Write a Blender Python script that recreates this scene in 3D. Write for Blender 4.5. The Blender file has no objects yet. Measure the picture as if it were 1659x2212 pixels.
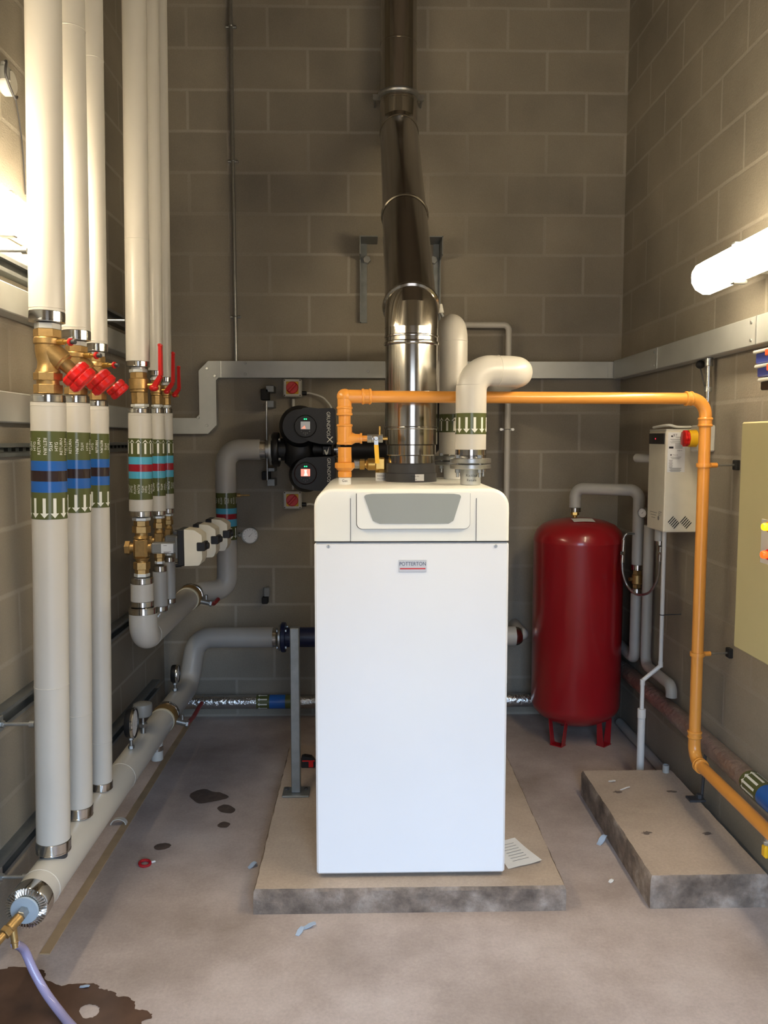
import bpy, math, random
from mathutils import Vector, Matrix
from mathutils.geometry import tessellate_polygon
random.seed(7)
SC = bpy.context.scene
COL = SC.collection
PI = math.pi

# ------------------------------------------------------------------ camera, sky, exposure
FPX, CX, CY, VX, VY, EYE = 1780.0, 829.5, 1106.0, 790.0, 950.0, 1.65
PITCH = math.atan((CY - VY) / FPX)
YAW = math.atan((CX - VX) * math.cos(PITCH) / FPX)
cam = bpy.data.cameras.new('camera')
cam.sensor_fit = 'VERTICAL'
cam.sensor_height = 24.0
cam.lens = FPX / 2212.0 * 24.0
cam.clip_start = 0.02
camo = bpy.data.objects.new('camera', cam)
COL.objects.link(camo)
camo.location = (0, 0, EYE)
camo.rotation_euler = (PI / 2 - PITCH, 0, -YAW)
SC.camera = camo

SC.view_settings.view_transform = 'Standard'
SC.view_settings.look = 'None'
SC.view_settings.gamma = 1.0
SC.view_settings.exposure = 0.0
LAMP_STRENGTH, LAMP_COLOR = 43.0, (1.0, 0.84, 0.60, 1)
SKY_STRENGTH = 23.5
DOOR_L, DOOR_R, DOOR_H, FRONT = -.20, .95, 2.25, -.50       # the open doorway behind the camera
w = bpy.data.worlds.new('World'); SC.world = w; w.use_nodes = True
wt = w.node_tree; bg = wt.nodes['Background']; bg.inputs[1].default_value = SKY_STRENGTH
wtc = wt.nodes.new('ShaderNodeTexCoord'); wsp = wt.nodes.new('ShaderNodeSeparateXYZ'); wr = wt.nodes.new('ShaderNodeValToRGB')
wmr = wt.nodes.new('ShaderNodeMapRange'); wmr.inputs['From Min'].default_value = -1; wmr.inputs['From Max'].default_value = 1
wt.links.new(wtc.outputs['Generated'], wsp.inputs[0]); wt.links.new(wsp.outputs['Z'], wmr.inputs['Value'])
wt.links.new(wmr.outputs['Result'], wr.inputs['Fac']); wt.links.new(wr.outputs['Color'], bg.inputs[0])
we = wr.color_ramp.elements                                  # ground below, hazy horizon, brighter overcast blue-white sky above
we[0].position = .0; we[0].color = (.06, .06, .06, 1)
we[1].position = 1.0; we[1].color = (.50, .70, 1.0, 1)
for p_, c_ in ((.50, (.09, .09, .10, 1)), (.535, (.15, .17, .20, 1)), (.585, (.26, .35, .48, 1)), (.67, (.48, .69, 1.0, 1))):
    k_ = we.new(p_); k_.color = c_
# a portal in the doorway only guides the sky light's sampling, it gives no light of its own
pl = bpy.data.lights.new('doorway_portal', 'AREA'); pl.shape = 'RECTANGLE'; pl.size = DOOR_R - DOOR_L; pl.size_y = DOOR_H
pl.cycles.is_portal = True
po = bpy.data.objects.new('doorway_portal', pl); COL.objects.link(po)
po.location = ((DOOR_L + DOOR_R) / 2, FRONT, DOOR_H / 2); po.rotation_euler = (PI / 2, 0, 0)   # looks along +Y into the room

_F = Vector((math.sin(YAW) * math.cos(PITCH), math.cos(YAW) * math.cos(PITCH), -math.sin(PITCH)))
_R = Vector((math.cos(YAW), -math.sin(YAW), 0)); _U = _R.cross(_F)
def _ray(x, y): return _F + _R * ((x - CX) / FPX) - _U * ((y - CY) / FPX)
def atY(x, y, Y): d = _ray(x, y); return d * (Y / d.y) + Vector((0, 0, EYE))
def atX(x, y, X): d = _ray(x, y); return d * (X / d.x) + Vector((0, 0, EYE))
def atZ(x, y, z): d = _ray(x, y); return d * ((z - EYE) / d.z) + Vector((0, 0, EYE))

# ------------------------------------------------------------------ materials
def lin(r, g, b):
    f = lambda c: (c / 255 / 12.92) if c / 255 <= .04045 else ((c / 255 + .055) / 1.055) ** 2.4
    return (f(r), f(g), f(b), 1)
MATS = {}
def mat(name, rgb, rough=.5, metal=0., var=.0, scale=20., bump=0., bscale=80., coat=0., emit=None, es=0., trans=0., rvar=.0):
    if name in MATS: return MATS[name]
    m = bpy.data.materials.new(name); m.use_nodes = True; MATS[name] = m
    nt = m.node_tree; b = nt.nodes['Principled BSDF']; c = lin(*rgb)
    b.inputs['Base Color'].default_value = c; b.inputs['Roughness'].default_value = rough
    b.inputs['Metallic'].default_value = metal; b.inputs['Coat Weight'].default_value = coat
    b.inputs['Coat Roughness'].default_value = .08
    b.inputs['Transmission Weight'].default_value = trans
    if emit: b.inputs['Emission Color'].default_value = lin(*emit); b.inputs['Emission Strength'].default_value = es
    if var or bump or rvar:
        tc = nt.nodes.new('ShaderNodeTexCoord')
    if var or rvar:
        n = nt.nodes.new('ShaderNodeTexNoise'); n.inputs['Scale'].default_value = scale; n.inputs['Detail'].default_value = 5
        nt.links.new(tc.outputs['Object'], n.inputs['Vector'])
    if var:
        r = nt.nodes.new('ShaderNodeValToRGB'); r.color_ramp.elements[0].position = .3; r.color_ramp.elements[1].position = .7
        r.color_ramp.elements[0].color = tuple(v * (1 - var) for v in c[:3]) + (1,)
        r.color_ramp.elements[1].color = tuple(min(1, v * (1 + var)) for v in c[:3]) + (1,)
        nt.links.new(n.outputs['Fac'], r.inputs['Fac']); nt.links.new(r.outputs['Color'], b.inputs['Base Color'])
    if rvar:
        mr = nt.nodes.new('ShaderNodeMapRange'); mr.inputs['To Min'].default_value = max(0, rough - rvar); mr.inputs['To Max'].default_value = rough + rvar
        nt.links.new(n.outputs['Fac'], mr.inputs['Value']); nt.links.new(mr.outputs['Result'], b.inputs['Roughness'])
    if bump:
        n2 = nt.nodes.new('ShaderNodeTexNoise'); n2.inputs['Scale'].default_value = bscale; n2.inputs['Detail'].default_value = 4
        nt.links.new(tc.outputs['Object'], n2.inputs['Vector'])
        bp = nt.nodes.new('ShaderNodeBump'); bp.inputs['Strength'].default_value = bump; bp.inputs['Distance'].default_value = .01
        nt.links.new(n2.outputs['Fac'], bp.inputs['Height']); nt.links.new(bp.outputs['Normal'], b.inputs['Normal'])
    return m
WHITE = mat('white_pvc_lagging', (194, 190, 180), .33, var=.03, scale=6)
GREYPVC = mat('grey_pvc_lagging', (168, 166, 160), .42, var=.04, scale=6)
CHROME = mat('polished_steel', (205, 203, 198), .13, 1., rvar=.05, scale=30)
FLUE = mat('stainless_flue', (190, 186, 178), .15, 1., rvar=.05, scale=14)
GALV = mat('galvanised_steel', (182, 184, 180), .44, .45, var=.06, scale=9, rvar=.06)
GALVD = mat('dark_galvanised_steel', (132, 135, 134), .46, .7, var=.12, scale=22, rvar=.06)  # darker tone of galvanised steel for post, flue bracket, hanger plates and channels
STEEL = mat('zinc_plated_steel', (176, 178, 176), .32, .9, var=.08, scale=60)
BRASS = mat('brass', (178, 146, 94), .42, .8, var=.12, scale=60, bump=.08, bscale=300)
BRASSB = mat('bright_brass', (206, 166, 92), .3, .9, var=.08, scale=60)
COPPER = mat('copper', (180, 104, 66), .3, .9)
RED = mat('red_plastic', (206, 30, 28), .34, var=.05)
DRED = mat('dark_red_plastic', (150, 28, 32), .4)
TANK = mat('red_enamel', (146, 20, 28), .28, var=.05, scale=4, coat=.4)
ORANGE = mat('orange_paint', (222, 150, 64), .3, coat=.25)
BOILER = mat('white_enamel', (236, 238, 240), .3, var=.012, scale=3)
BOILTOP = mat('white_cover_plastic', (240, 240, 232), .36, var=.012, scale=3)
GLASSG = mat('grey_display_cover', (146, 150, 142), .28, var=.03, scale=4)
BLACK = mat('black_plastic', (22, 22, 24), .42, var=.08, scale=30)
SEAM = mat('dark_seam', (30, 30, 30), .7)
DGREY = mat('dark_grey_cast', (62, 62, 64), .5, var=.08)
GREYP = mat('grey_plastic', (126, 126, 122), .45, var=.04)
LGREY = mat('light_grey_plastic', (196, 194, 184), .45, var=.03)
CREAM = mat('cream_plastic', (214, 208, 190), .45, var=.03)
NAVY = mat('dark_blue_paint', (26, 36, 72), .35)
PTFE = mat('white_union_nut', (206, 208, 204), .4, .3)
OLIVE = mat('olive_green_tape', (82, 88, 48), .24, coat=.3)
BLUET = mat('blue_tape', (32, 92, 168), .24, coat=.3)
BROWNT = mat('dark_brown_tape', (46, 32, 32), .24, coat=.3)
SKYT = mat('light_blue_tape', (78, 166, 196), .24, coat=.3)
CRIMT = mat('crimson_tape', (150, 28, 42), .24, coat=.3)
PRINT = mat('white_print', (226, 226, 214), .35)
INK = mat('black_print', (28, 28, 32), .6)
INKN = mat('navy_print', (40, 50, 84), .5)
INKG = mat('grey_print', (120, 120, 118), .6)
INKR = mat('red_print', (208, 44, 44), .5)
PAPER = mat('white_paper', (222, 222, 220), .7, var=.03, scale=40)
PLATE = mat('silver_badge', (196, 198, 200), .4, .2)
YELLOW = mat('yellow_plastic', (228, 176, 24), .42)
CABINET = mat('olive_cream_cabinet', (186, 176, 132), .42, var=.03, scale=6)
FOIL = mat('aluminium_foil', (196, 196, 194), .2, .95, bump=.9, bscale=46, rvar=.08)
BLUEBOX = mat('blue_storage_plastic', (66, 78, 156), .4)
RUBBER = mat('black_rubber', (26, 26, 26), .75)
BLUEP = mat('pale_blue_plastic', (168, 186, 206), .5)
GASKET = mat('cream_gasket', (206, 196, 170), .6)
COND = mat('white_condensate_plastic', (212, 210, 206), .4)
FABRICGREY = mat('end_disc_grey', (166, 178, 186), .45)

def node(nt, t, **kw):
    n = nt.nodes.new(t)
    for k, v in kw.items():
        if k in n.inputs: n.inputs[k].default_value = v
        else: setattr(n, k, v)
    return n
def block_material(name, axis, x0, tint=1.0):
    """Fair-faced concrete blockwork 450 x 225 mm, flush light mortar, running along X or Y."""
    m = bpy.data.materials.new(name); m.use_nodes = True; nt = m.node_tree; b = nt.nodes['Principled BSDF']
    g = node(nt, 'ShaderNodeNewGeometry'); s = node(nt, 'ShaderNodeSeparateXYZ'); c = node(nt, 'ShaderNodeCombineXYZ')
    nt.links.new(g.outputs['Position'], s.inputs[0])
    a = node(nt, 'ShaderNodeMath', operation='SUBTRACT'); a.inputs[1].default_value = x0
    z = node(nt, 'ShaderNodeMath', operation='SUBTRACT'); z.inputs[1].default_value = .011
    nt.links.new(s.outputs[axis], a.inputs[0]); nt.links.new(s.outputs['Z'], z.inputs[0])
    nt.links.new(a.outputs[0], c.inputs['X']); nt.links.new(z.outputs[0], c.inputs['Y'])
    # slight hand-laid waviness of the joints
    wn = node(nt, 'ShaderNodeTexNoise', Scale=3.0); nt.links.new(g.outputs['Position'], wn.inputs['Vector'])
    wv = node(nt, 'ShaderNodeVectorMath', operation='MULTIPLY_ADD'); wv.inputs[1].default_value = (.012, .012, 0)
    nt.links.new(wn.outputs['Color'], wv.inputs[0]); nt.links.new(c.outputs[0], wv.inputs[2])
    br = node(nt, 'ShaderNodeTexBrick'); br.offset = .5; br.offset_frequency = 2
    br.inputs['Scale'].default_value = 1; br.inputs['Brick Width'].default_value = .45; br.inputs['Row Height'].default_value = .225
    br.inputs['Mortar Size'].default_value = .0115; br.inputs['Mortar Smooth'].default_value = .7; br.inputs['Bias'].default_value = 0
    t = tint
    br.inputs['Color1'].default_value = (.250 * t, .221 * t, .174 * t, 1); br.inputs['Color2'].default_value = (.292 * t, .256 * t, .200 * t, 1)
    br.inputs['Mortar'].default_value = (.37 * t, .33 * t, .268 * t, 1)
    nt.links.new(wv.outputs[0], br.inputs['Vector'])
    n1 = node(nt, 'ShaderNodeTexNoise', Scale=2.2, Detail=6.0); nt.links.new(g.outputs['Position'], n1.inputs['Vector'])
    mr = node(nt, 'ShaderNodeMapRange'); mr.inputs['From Min'].default_value = .3; mr.inputs['From Max'].default_value = .7
    mr.inputs['To Min'].default_value = .82; mr.inputs['To Max'].default_value = 1.12
    nt.links.new(n1.outputs['Fac'], mr.inputs['Value'])
    n2 = node(nt, 'ShaderNodeTexNoise', Scale=160.0, Detail=3.0); nt.links.new(g.outputs['Position'], n2.inputs['Vector'])
    mr2 = node(nt, 'ShaderNodeMapRange'); mr2.inputs['To Min'].default_value = .84; mr2.inputs['To Max'].default_value = 1.16
    nt.links.new(n2.outputs['Fac'], mr2.inputs['Value'])
    mm = node(nt, 'ShaderNodeMath', operation='MULTIPLY'); nt.links.new(mr.outputs[0], mm.inputs[0]); nt.links.new(mr2.outputs[0], mm.inputs[1])
    mx = node(nt, 'ShaderNodeVectorMath', operation='SCALE'); nt.links.new(mm.outputs[0], mx.inputs['Scale'])
    # in places the joints are smeared over with the same grey as the blocks
    n3 = node(nt, 'ShaderNodeTexNoise', Scale=1.1, Detail=3.0); nt.links.new(g.outputs['Position'], n3.inputs['Vector'])
    mr3 = node(nt, 'ShaderNodeMapRange'); mr3.inputs['From Min'].default_value = .40; mr3.inputs['From Max'].default_value = .62; mr3.inputs['To Max'].default_value = .8
    nt.links.new(n3.outputs['Fac'], mr3.inputs['Value'])
    mf = node(nt, 'ShaderNodeMath', operation='MULTIPLY'); nt.links.new(mr3.outputs[0], mf.inputs[0]); nt.links.new(br.outputs['Fac'], mf.inputs[1])
    smear = node(nt, 'ShaderNodeMix', data_type='RGBA'); smear.inputs[7].default_value = (.262 * t, .231 * t, .182 * t, 1)
    nt.links.new(mf.outputs[0], smear.inputs[0]); nt.links.new(br.outputs['Color'], smear.inputs[6])
    nt.links.new(smear.outputs[2], mx.inputs[0])
    nt.links.new(mx.outputs[0], b.inputs['Base Color']); b.inputs['Roughness'].default_value = .9
    h = node(nt, 'ShaderNodeMath', operation='MULTIPLY_ADD'); h.inputs[1].default_value = -.6
    nt.links.new(br.outputs['Fac'], h.inputs[0]); nt.links.new(n2.outputs['Fac'], h.inputs[2])
    bp = node(nt, 'ShaderNodeBump', Strength=.35, Distance=.004); nt.links.new(h.outputs[0], bp.inputs['Height'])
    nt.links.new(bp.outputs[0], b.inputs['Normal'])
    return m
def concrete_material(name, base, dark, light, s1=1.3, bump=.25, rough=.8, pit=False):
    m = bpy.data.materials.new(name); m.use_nodes = True; nt = m.node_tree; b = nt.nodes['Principled BSDF']
    g = node(nt, 'ShaderNodeNewGeometry')
    n1 = node(nt, 'ShaderNodeTexNoise', Scale=s1, Detail=7.0, Roughness=.62); nt.links.new(g.outputs['Position'], n1.inputs['Vector'])
    r = node(nt, 'ShaderNodeValToRGB'); e = r.color_ramp.elements
    e[0].position = .28; e[0].color = lin(*dark); e[1].position = .72; e[1].color = lin(*light)
    k = e.new(.5); k.color = lin(*base)
    nt.links.new(n1.outputs['Fac'], r.inputs['Fac'])
    n2 = node(nt, 'ShaderNodeTexNoise', Scale=(14.0 if pit else 90.0), Detail=6.0, Roughness=.7); nt.links.new(g.outputs['Position'], n2.inputs['Vector'])
    mr = node(nt, 'ShaderNodeMapRange'); mr.inputs['From Min'].default_value = .3; mr.inputs['From Max'].default_value = .7
    mr.inputs['To Min'].default_value = .55 if pit else .88; mr.inputs['To Max'].default_value = 1.3 if pit else 1.1
    nt.links.new(n2.outputs['Fac'], mr.inputs['Value'])
    mx = node(nt, 'ShaderNodeVectorMath', operation='SCALE'); nt.links.new(r.outputs['Color'], mx.inputs[0]); nt.links.new(mr.outputs[0], mx.inputs['Scale'])
    nt.links.new(mx.outputs[0], b.inputs['Base Color']); b.inputs['Roughness'].default_value = rough
    bp = node(nt, 'ShaderNodeBump', Strength=bump, Distance=.012 if pit else .004); nt.links.new(n2.outputs['Fac'], bp.inputs['Height'])
    nt.links.new(bp.outputs[0], b.inputs['Normal'])
    return m
FLOORM = concrete_material('floor_concrete', (174, 160, 152), (142, 127, 118), (202, 190, 183), 1.7, .2, .66)
PADTOP = concrete_material('plinth_top_concrete', (172, 156, 140), (152, 136, 120), (186, 170, 154), 1.8, .25, .75)
PADSIDE = concrete_material('plinth_rough_face', (132, 116, 102), (86, 74, 64), (176, 162, 148), 7.5, .9, .9, True)
CEILM = concrete_material('ceiling_concrete', (92, 82, 72), (84, 74, 64), (100, 90, 80), 1.0, .1, .9)
WALLB = block_material('blockwork_back', 'X', -.09)
WALLS = block_material('blockwork_right', 'Y', -.05)
WALLL = block_material('blockwork_left', 'Y', -.078)

# ------------------------------------------------------------------ mesh builder
def frame(axis, hint=None):
    a = Vector(axis).normalized()
    h = Vector(hint) if hint else (Vector((0, -1, 0)) if abs(a.y) < .9 else Vector((0, 0, 1)))
    e1 = (h - a * h.dot(a)).normalized(); e2 = a.cross(e1)
    return a, e1, e2
def fillet(pts, R, n=7):
    pts = [Vector(p) for p in pts]; out = [pts[0]]
    for i in range(1, len(pts) - 1):
        rr = R[i - 1] if isinstance(R, (list, tuple)) else R
        a, b, c = pts[i - 1], pts[i], pts[i + 1]
        u = (a - b).normalized(); v = (c - b).normalized(); ang = u.angle(v)
        if rr <= 0 or ang > PI - .02: out.append(b); continue
        t = min(rr / math.tan(ang / 2), .49 * (a - b).length if i > 1 else .98 * (a - b).length, .49 * (c - b).length if i < len(pts) - 2 else .98 * (c - b).length)
        r2 = t * math.tan(ang / 2); bis = (u + v).normalized(); cen = b + bis * (r2 / math.sin(ang / 2))
        s = b + u * t - cen; e = b + v * t - cen
        tot = s.angle(e); nn = max(3, int(n * tot / (PI / 2)) + 1); ax = s.cross(e).normalized()
        for k in range(nn + 1): out.append(cen + Matrix.Rotation(tot * k / nn, 3, ax) @ s)
    out.append(pts[-1])
    res = [out[0]]
    for p in out[1:]:
        if (p - res[-1]).length > 1e-5: res.append(p)
    return res
class MB:
    def __init__(s): s.v = []; s.f = []; s.m = []; s.mi = 0
    def use(s, i): s.mi = i; return s
    def add(s, vs, fs):
        o = len(s.v); s.v += [Vector(p) for p in vs]
        for q in fs: s.f.append([o + i for i in q]); s.m.append(s.mi)
        return s
    def box(s, c, d, rot=None, bev=0.0):
        c = Vector(c); x, y, z = d[0] / 2, d[1] / 2, d[2] / 2
        if bev > 0:
            bev = min(bev, x * .9, y * .9, z * .9)
            # rounded box: 24 verts
            vs = []; idx = {}
            for sx in (-1, 1):
                for sy in (-1, 1):
                    for sz in (-1, 1):
                        for k, q in enumerate(((x, y - bev, z - bev), (x - bev, y, z - bev), (x - bev, y - bev, z))):
                            idx[(sx, sy, sz, k)] = len(vs); vs.append(Vector((sx * q[0], sy * q[1], sz * q[2])))
            fs = []
            I = lambda sx, sy, sz, k: idx[(sx, sy, sz, k)]
            for sg in (-1, 1):
                fs.append([I(sg, -1, -1, 0), I(sg, 1, -1, 0), I(sg, 1, 1, 0), I(sg, -1, 1, 0)])
                fs.append([I(-1, sg, -1, 1), I(1, sg, -1, 1), I(1, sg, 1, 1), I(-1, sg, 1, 1)])
                fs.append([I(-1, -1, sg, 2), I(1, -1, sg, 2), I(1, 1, sg, 2), I(-1, 1, sg, 2)])
            for a in (-1, 1):
                for b in (-1, 1):
                    fs.append([I(a, b, -1, 0), I(a, b, 1, 0), I(a, b, 1, 1), I(a, b, -1, 1)])
                    fs.append([I(a, -1, b, 0), I(a, 1, b, 0), I(a, 1, b, 2), I(a, -1, b, 2)])
                    fs.append([I(-1, a, b, 1), I(1, a, b, 1), I(1, a, b, 2), I(-1, a, b, 2)])
                    for cc in (-1, 1): fs.append([I(a, b, cc, 0), I(a, b, cc, 1), I(a, b, cc, 2)])
            # consistent outward winding
            for q in fs:
                p0, p1, p2 = vs[q[0]], vs[q[1]], vs[q[2]]
                nrm = (p1 - p0).cross(p2 - p0); cen = sum((vs[i] for i in q), Vector()) / len(q)
                if nrm.dot(cen) < 0: q.reverse()
        else:
            vs = [Vector((sx * x, sy * y, sz * z)) for sx in (-1, 1) for sy in (-1, 1) for sz in (-1, 1)]
            fs = [[0, 1, 3, 2], [4, 6, 7, 5], [0, 4, 5, 1], [2, 3, 7, 6], [0, 2, 6, 4], [1, 5, 7, 3]]
        if rot is not None: vs = [rot @ p for p in vs]
        return s.add([p + c for p in vs], fs)
    def lathe(s, prof, base, axis=(0, 0, 1), n=32, hint=None, phase=0.):
        """prof: list of (radius, height along the axis); r==0 closes the end."""
        a, e1, e2 = frame(axis, hint); base = Vector(base); vs = []; rings = []
        for r, h in prof:
            if r <= 1e-6: rings.append([len(vs)]); vs.append(base + a * h)
            else:
                rings.append(list(range(len(vs), len(vs) + n)))
                vs += [base + a * h + (e1 * math.cos(phase + 2 * PI * k / n) + e2 * math.sin(phase + 2 * PI * k / n)) * r for k in range(n)]
        fs = []
        for A, B in zip(rings, rings[1:]):
            for k in range(n):
                k2 = (k + 1) % n
                if len(A) == 1 and len(B) == 1: break
                if len(A) == 1: fs.append([A[0], B[k2], B[k]])
                elif len(B) == 1: fs.append([A[k], A[k2], B[0]])
                else: fs.append([A[k], A[k2], B[k2], B[k]])
        return s.add(vs, fs)
    def cyl(s, p0, p1, r, r1=None, n=32, bev=0., hint=None, phase=0.):
        p0, p1 = Vector(p0), Vector(p1); L = (p1 - p0).length; r1 = r if r1 is None else r1
        b = min(bev, L * .45, r * .6, r1 * .6)
        prof = [(0, 0), (r - b, 0)] + ([(r, b), (r1, L - b)] if b > 0 else [(r1, L)]) + ([(r1 - b, L)] if b > 0 else []) + [(0, L)]
        return s.lathe(prof, p0, p1 - p0, n, hint, phase)
    def hexn(s, p0, p1, r, phase=0.3): return s.cyl(p0, p1, r, n=6, phase=phase, bev=.0015)
    def tube(s, pts, r, n=24, caps=True, close=False):
        pts = [Vector(p) for p in pts]; rad = r if isinstance(r, (list, tuple)) else [r] * len(pts)
        ta = []
        for i in range(len(pts)):
            a = pts[i] - pts[i - 1] if i > 0 else Vector(); b = pts[i + 1] - pts[i] if i < len(pts) - 1 else Vector()
            ta.append((a.normalized() + b.normalized()).normalized())
        _, e1, _ = frame(ta[0]); vs = []; fs = []
        for i, p in enumerate(pts):
            if i: 
                q = ta[i - 1].rotation_difference(ta[i]); e1 = q @ e1
            e1 = (e1 - ta[i] * e1.dot(ta[i])).normalized(); e2 = ta[i].cross(e1)
            vs += [p + (e1 * math.cos(2 * PI * k / n) + e2 * math.sin(2 * PI * k / n)) * rad[i] for k in range(n)]
        for i in range(len(pts) - 1):
            for k in range(n):
                k2 = (k + 1) % n; fs.append([i * n + k, i * n + k2, (i + 1) * n + k2, (i + 1) * n + k])
        if caps: fs.append(list(range(n))[::-1]); fs.append(list(range((len(pts) - 1) * n, len(pts) * n)))
        return s.add(vs, fs)
    def torus(s, c, axis, R, r, n=36, k=10):
        a, e1, e2 = frame(axis); c = Vector(c); vs = []; fs = []
        for i in range(n):
            d = e1 * math.cos(2 * PI * i / n) + e2 * math.sin(2 * PI * i / n)
            for j in range(k): vs.append(c + d * (R + r * math.cos(2 * PI * j / k)) + a * (r * math.sin(2 * PI * j / k)))
        for i in range(n):
            for j in range(k):
                fs.append([i * k + j, ((i + 1) % n) * k + j, ((i + 1) % n) * k + (j + 1) % k, i * k + (j + 1) % k])
        return s.add(vs, fs)
    def prism(s, loop, d, holes=()):
        """closed 3-D planar loop pushed along vector d (with holes)."""
        loops = [[Vector(p) for p in loop]] + [[Vector(p) for p in h] for h in holes]; d = Vector(d)
        allp = [p for L in loops for p in L]; n = len(allp); tris = tessellate_polygon(loops)
        fs = [list(t) for t in tris] + [[n + i for i in reversed(t)] for t in tris]; o = 0
        for L in loops:
            m = len(L)
            for i in range(m): fs.append([o + i, o + (i + 1) % m, n + o + (i + 1) % m, n + o + i])
            o += m
        return s.add(allp + [p + d for p in allp], fs)
    def poly(s, loop, holes=()):
        loops = [[Vector(p) for p in loop]] + [[Vector(p) for p in h] for h in holes]
        return s.add([p for L in loops for p in L], [list(t) for t in tessellate_polygon(loops)])
    def sphere(s, c, r, n=20, axis=(0, 0, 1), sq=1.0):
        prof = [(r * math.sin(PI * i / 10) if 0 < i < 10 else 0, -r * sq * math.cos(PI * i / 10)) for i in range(11)]
        return s.lathe(prof, c, axis, n)
    def build(s, name, mats, parent=None, ang=34):
        mats = mats if isinstance(mats, (list, tuple)) else [mats]
        root = parent
        while root is not None and root.parent is not None: root = root.parent
        off = Vector(root.location) if root is not None else Vector()
        me = bpy.data.meshes.new(name)
        me.from_pydata([tuple(p - off) for p in s.v], [], s.f)
        for m in mats: me.materials.append(m)
        me.polygons.foreach_set('material_index', s.m)
        me.update()
        import bmesh
        bm = bmesh.new(); bm.from_mesh(me); bmesh.ops.recalc_face_normals(bm, faces=bm.faces); bm.to_mesh(me); bm.free()
        me.polygons.foreach_set('use_smooth', [True] * len(me.polygons))
        me.set_sharp_from_angle(angle=math.radians(ang))
        o = bpy.data.objects.new(name, me); COL.objects.link(o)
        if parent is not None: o.parent = parent
        return o
def tag(o, label, cat, group=None, kind=None):
    if label: o['label'] = label
    if cat: o['category'] = cat
    if group: o['group'] = group
    if kind: o['kind'] = kind
    return o
def thing(name, label, cat, loc, group=None):
    o = bpy.data.objects.new(name, None); COL.objects.link(o); o.location = Vector(loc); o.empty_display_size = .05
    return tag(o, label, cat, group)
def solo(name, mb, m, label, cat, loc, group=None, kind=None):
    """a thing that is one mesh, its origin at loc"""
    loc = Vector(loc); mb.v = [p - loc for p in mb.v]
    o = mb.build(name, m); o.location = loc
    return tag(o, label, cat, group, kind)
def copy_tree(o, parent=None):
    c = o.copy(); COL.objects.link(c); c.parent = parent
    for ch in list(o.children): copy_tree(ch, c)
    return c
_tx = {}
def text2d(t, size, sx=1.0):
    """flat outline of a word, centred on the origin"""
    if t not in _tx:
        cu = bpy.data.curves.new('t', 'FONT'); cu.body = t; cu.size = 1; cu.align_x = 'CENTER'; cu.align_y = 'CENTER'; cu.resolution_u = 3
        ob = bpy.data.objects.new('t', cu); COL.objects.link(ob)
        dg = bpy.context.evaluated_depsgraph_get(); me = bpy.data.meshes.new_from_object(ob.evaluated_get(dg))
        _tx[t] = ([v.co.copy() for v in me.vertices], [list(p.vertices) for p in me.polygons])
        bpy.data.objects.remove(ob); bpy.data.curves.remove(cu); bpy.data.meshes.remove(me)
    vs, fs = _tx[t]
    return [(p.x * size * sx, p.y * size) for p in vs], [list(q) for q in fs]
def flat_text(mb, t, c, right, up, size, sx=1.0):
    c, right, up = Vector(c), Vector(right).normalized(), Vector(up).normalized(); vs, fs = text2d(t, size, sx)
    mb.add([c + right * x + up * y for x, y in vs], fs)
def ring_pt(p, a, e1, e2, r, th, h): return p + a * h + (e1 * math.cos(th) + e2 * math.sin(th)) * r

# ------------------------------------------------------------------ room
XL, XR, YB, YF, ZC = -1.20, 1.49, 4.83, FRONT, 4.7
def struct(name, mb, m, ang=34):
    o = mb.build(name, m, None, ang); o['kind'] = 'structure'; return o
struct('floor', MB().box(((XL + XR) / 2, (YF + YB) / 2, -.05), (XR - XL + .4, YB - YF + .4, .1)), FLOORM)
struct('ceiling', MB().box(((XL + XR) / 2, (YF + YB) / 2, ZC + .05), (XR - XL + .4, YB - YF + .4, .1)), CEILM)
struct('wall_back', MB().box(((XL + XR) / 2, YB + .1, ZC / 2), (XR - XL + .4, .2, ZC)), WALLB)
struct('wall_left', MB().box((XL - .1, (YF + YB) / 2, ZC / 2), (.2, YB - YF, ZC)), WALLL)
struct('wall_right', MB().box((XR + .1, (YF + YB) / 2, ZC / 2), (.2, YB - YF, ZC)), WALLS)
DL, DR, DH = DOOR_L, DOOR_R, DOOR_H
fw = MB()
fw.box(((XL + DL) / 2, YF - .1, ZC / 2), (DL - XL, .2, ZC)).box(((XR + DR) / 2, YF - .1, ZC / 2), (XR - DR, .2, ZC))
fw.box(((DL + DR) / 2, YF - .1, (DH + ZC) / 2), (DR - DL, .2, ZC - DH))
struct('wall_front', fw, WALLB)

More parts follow.
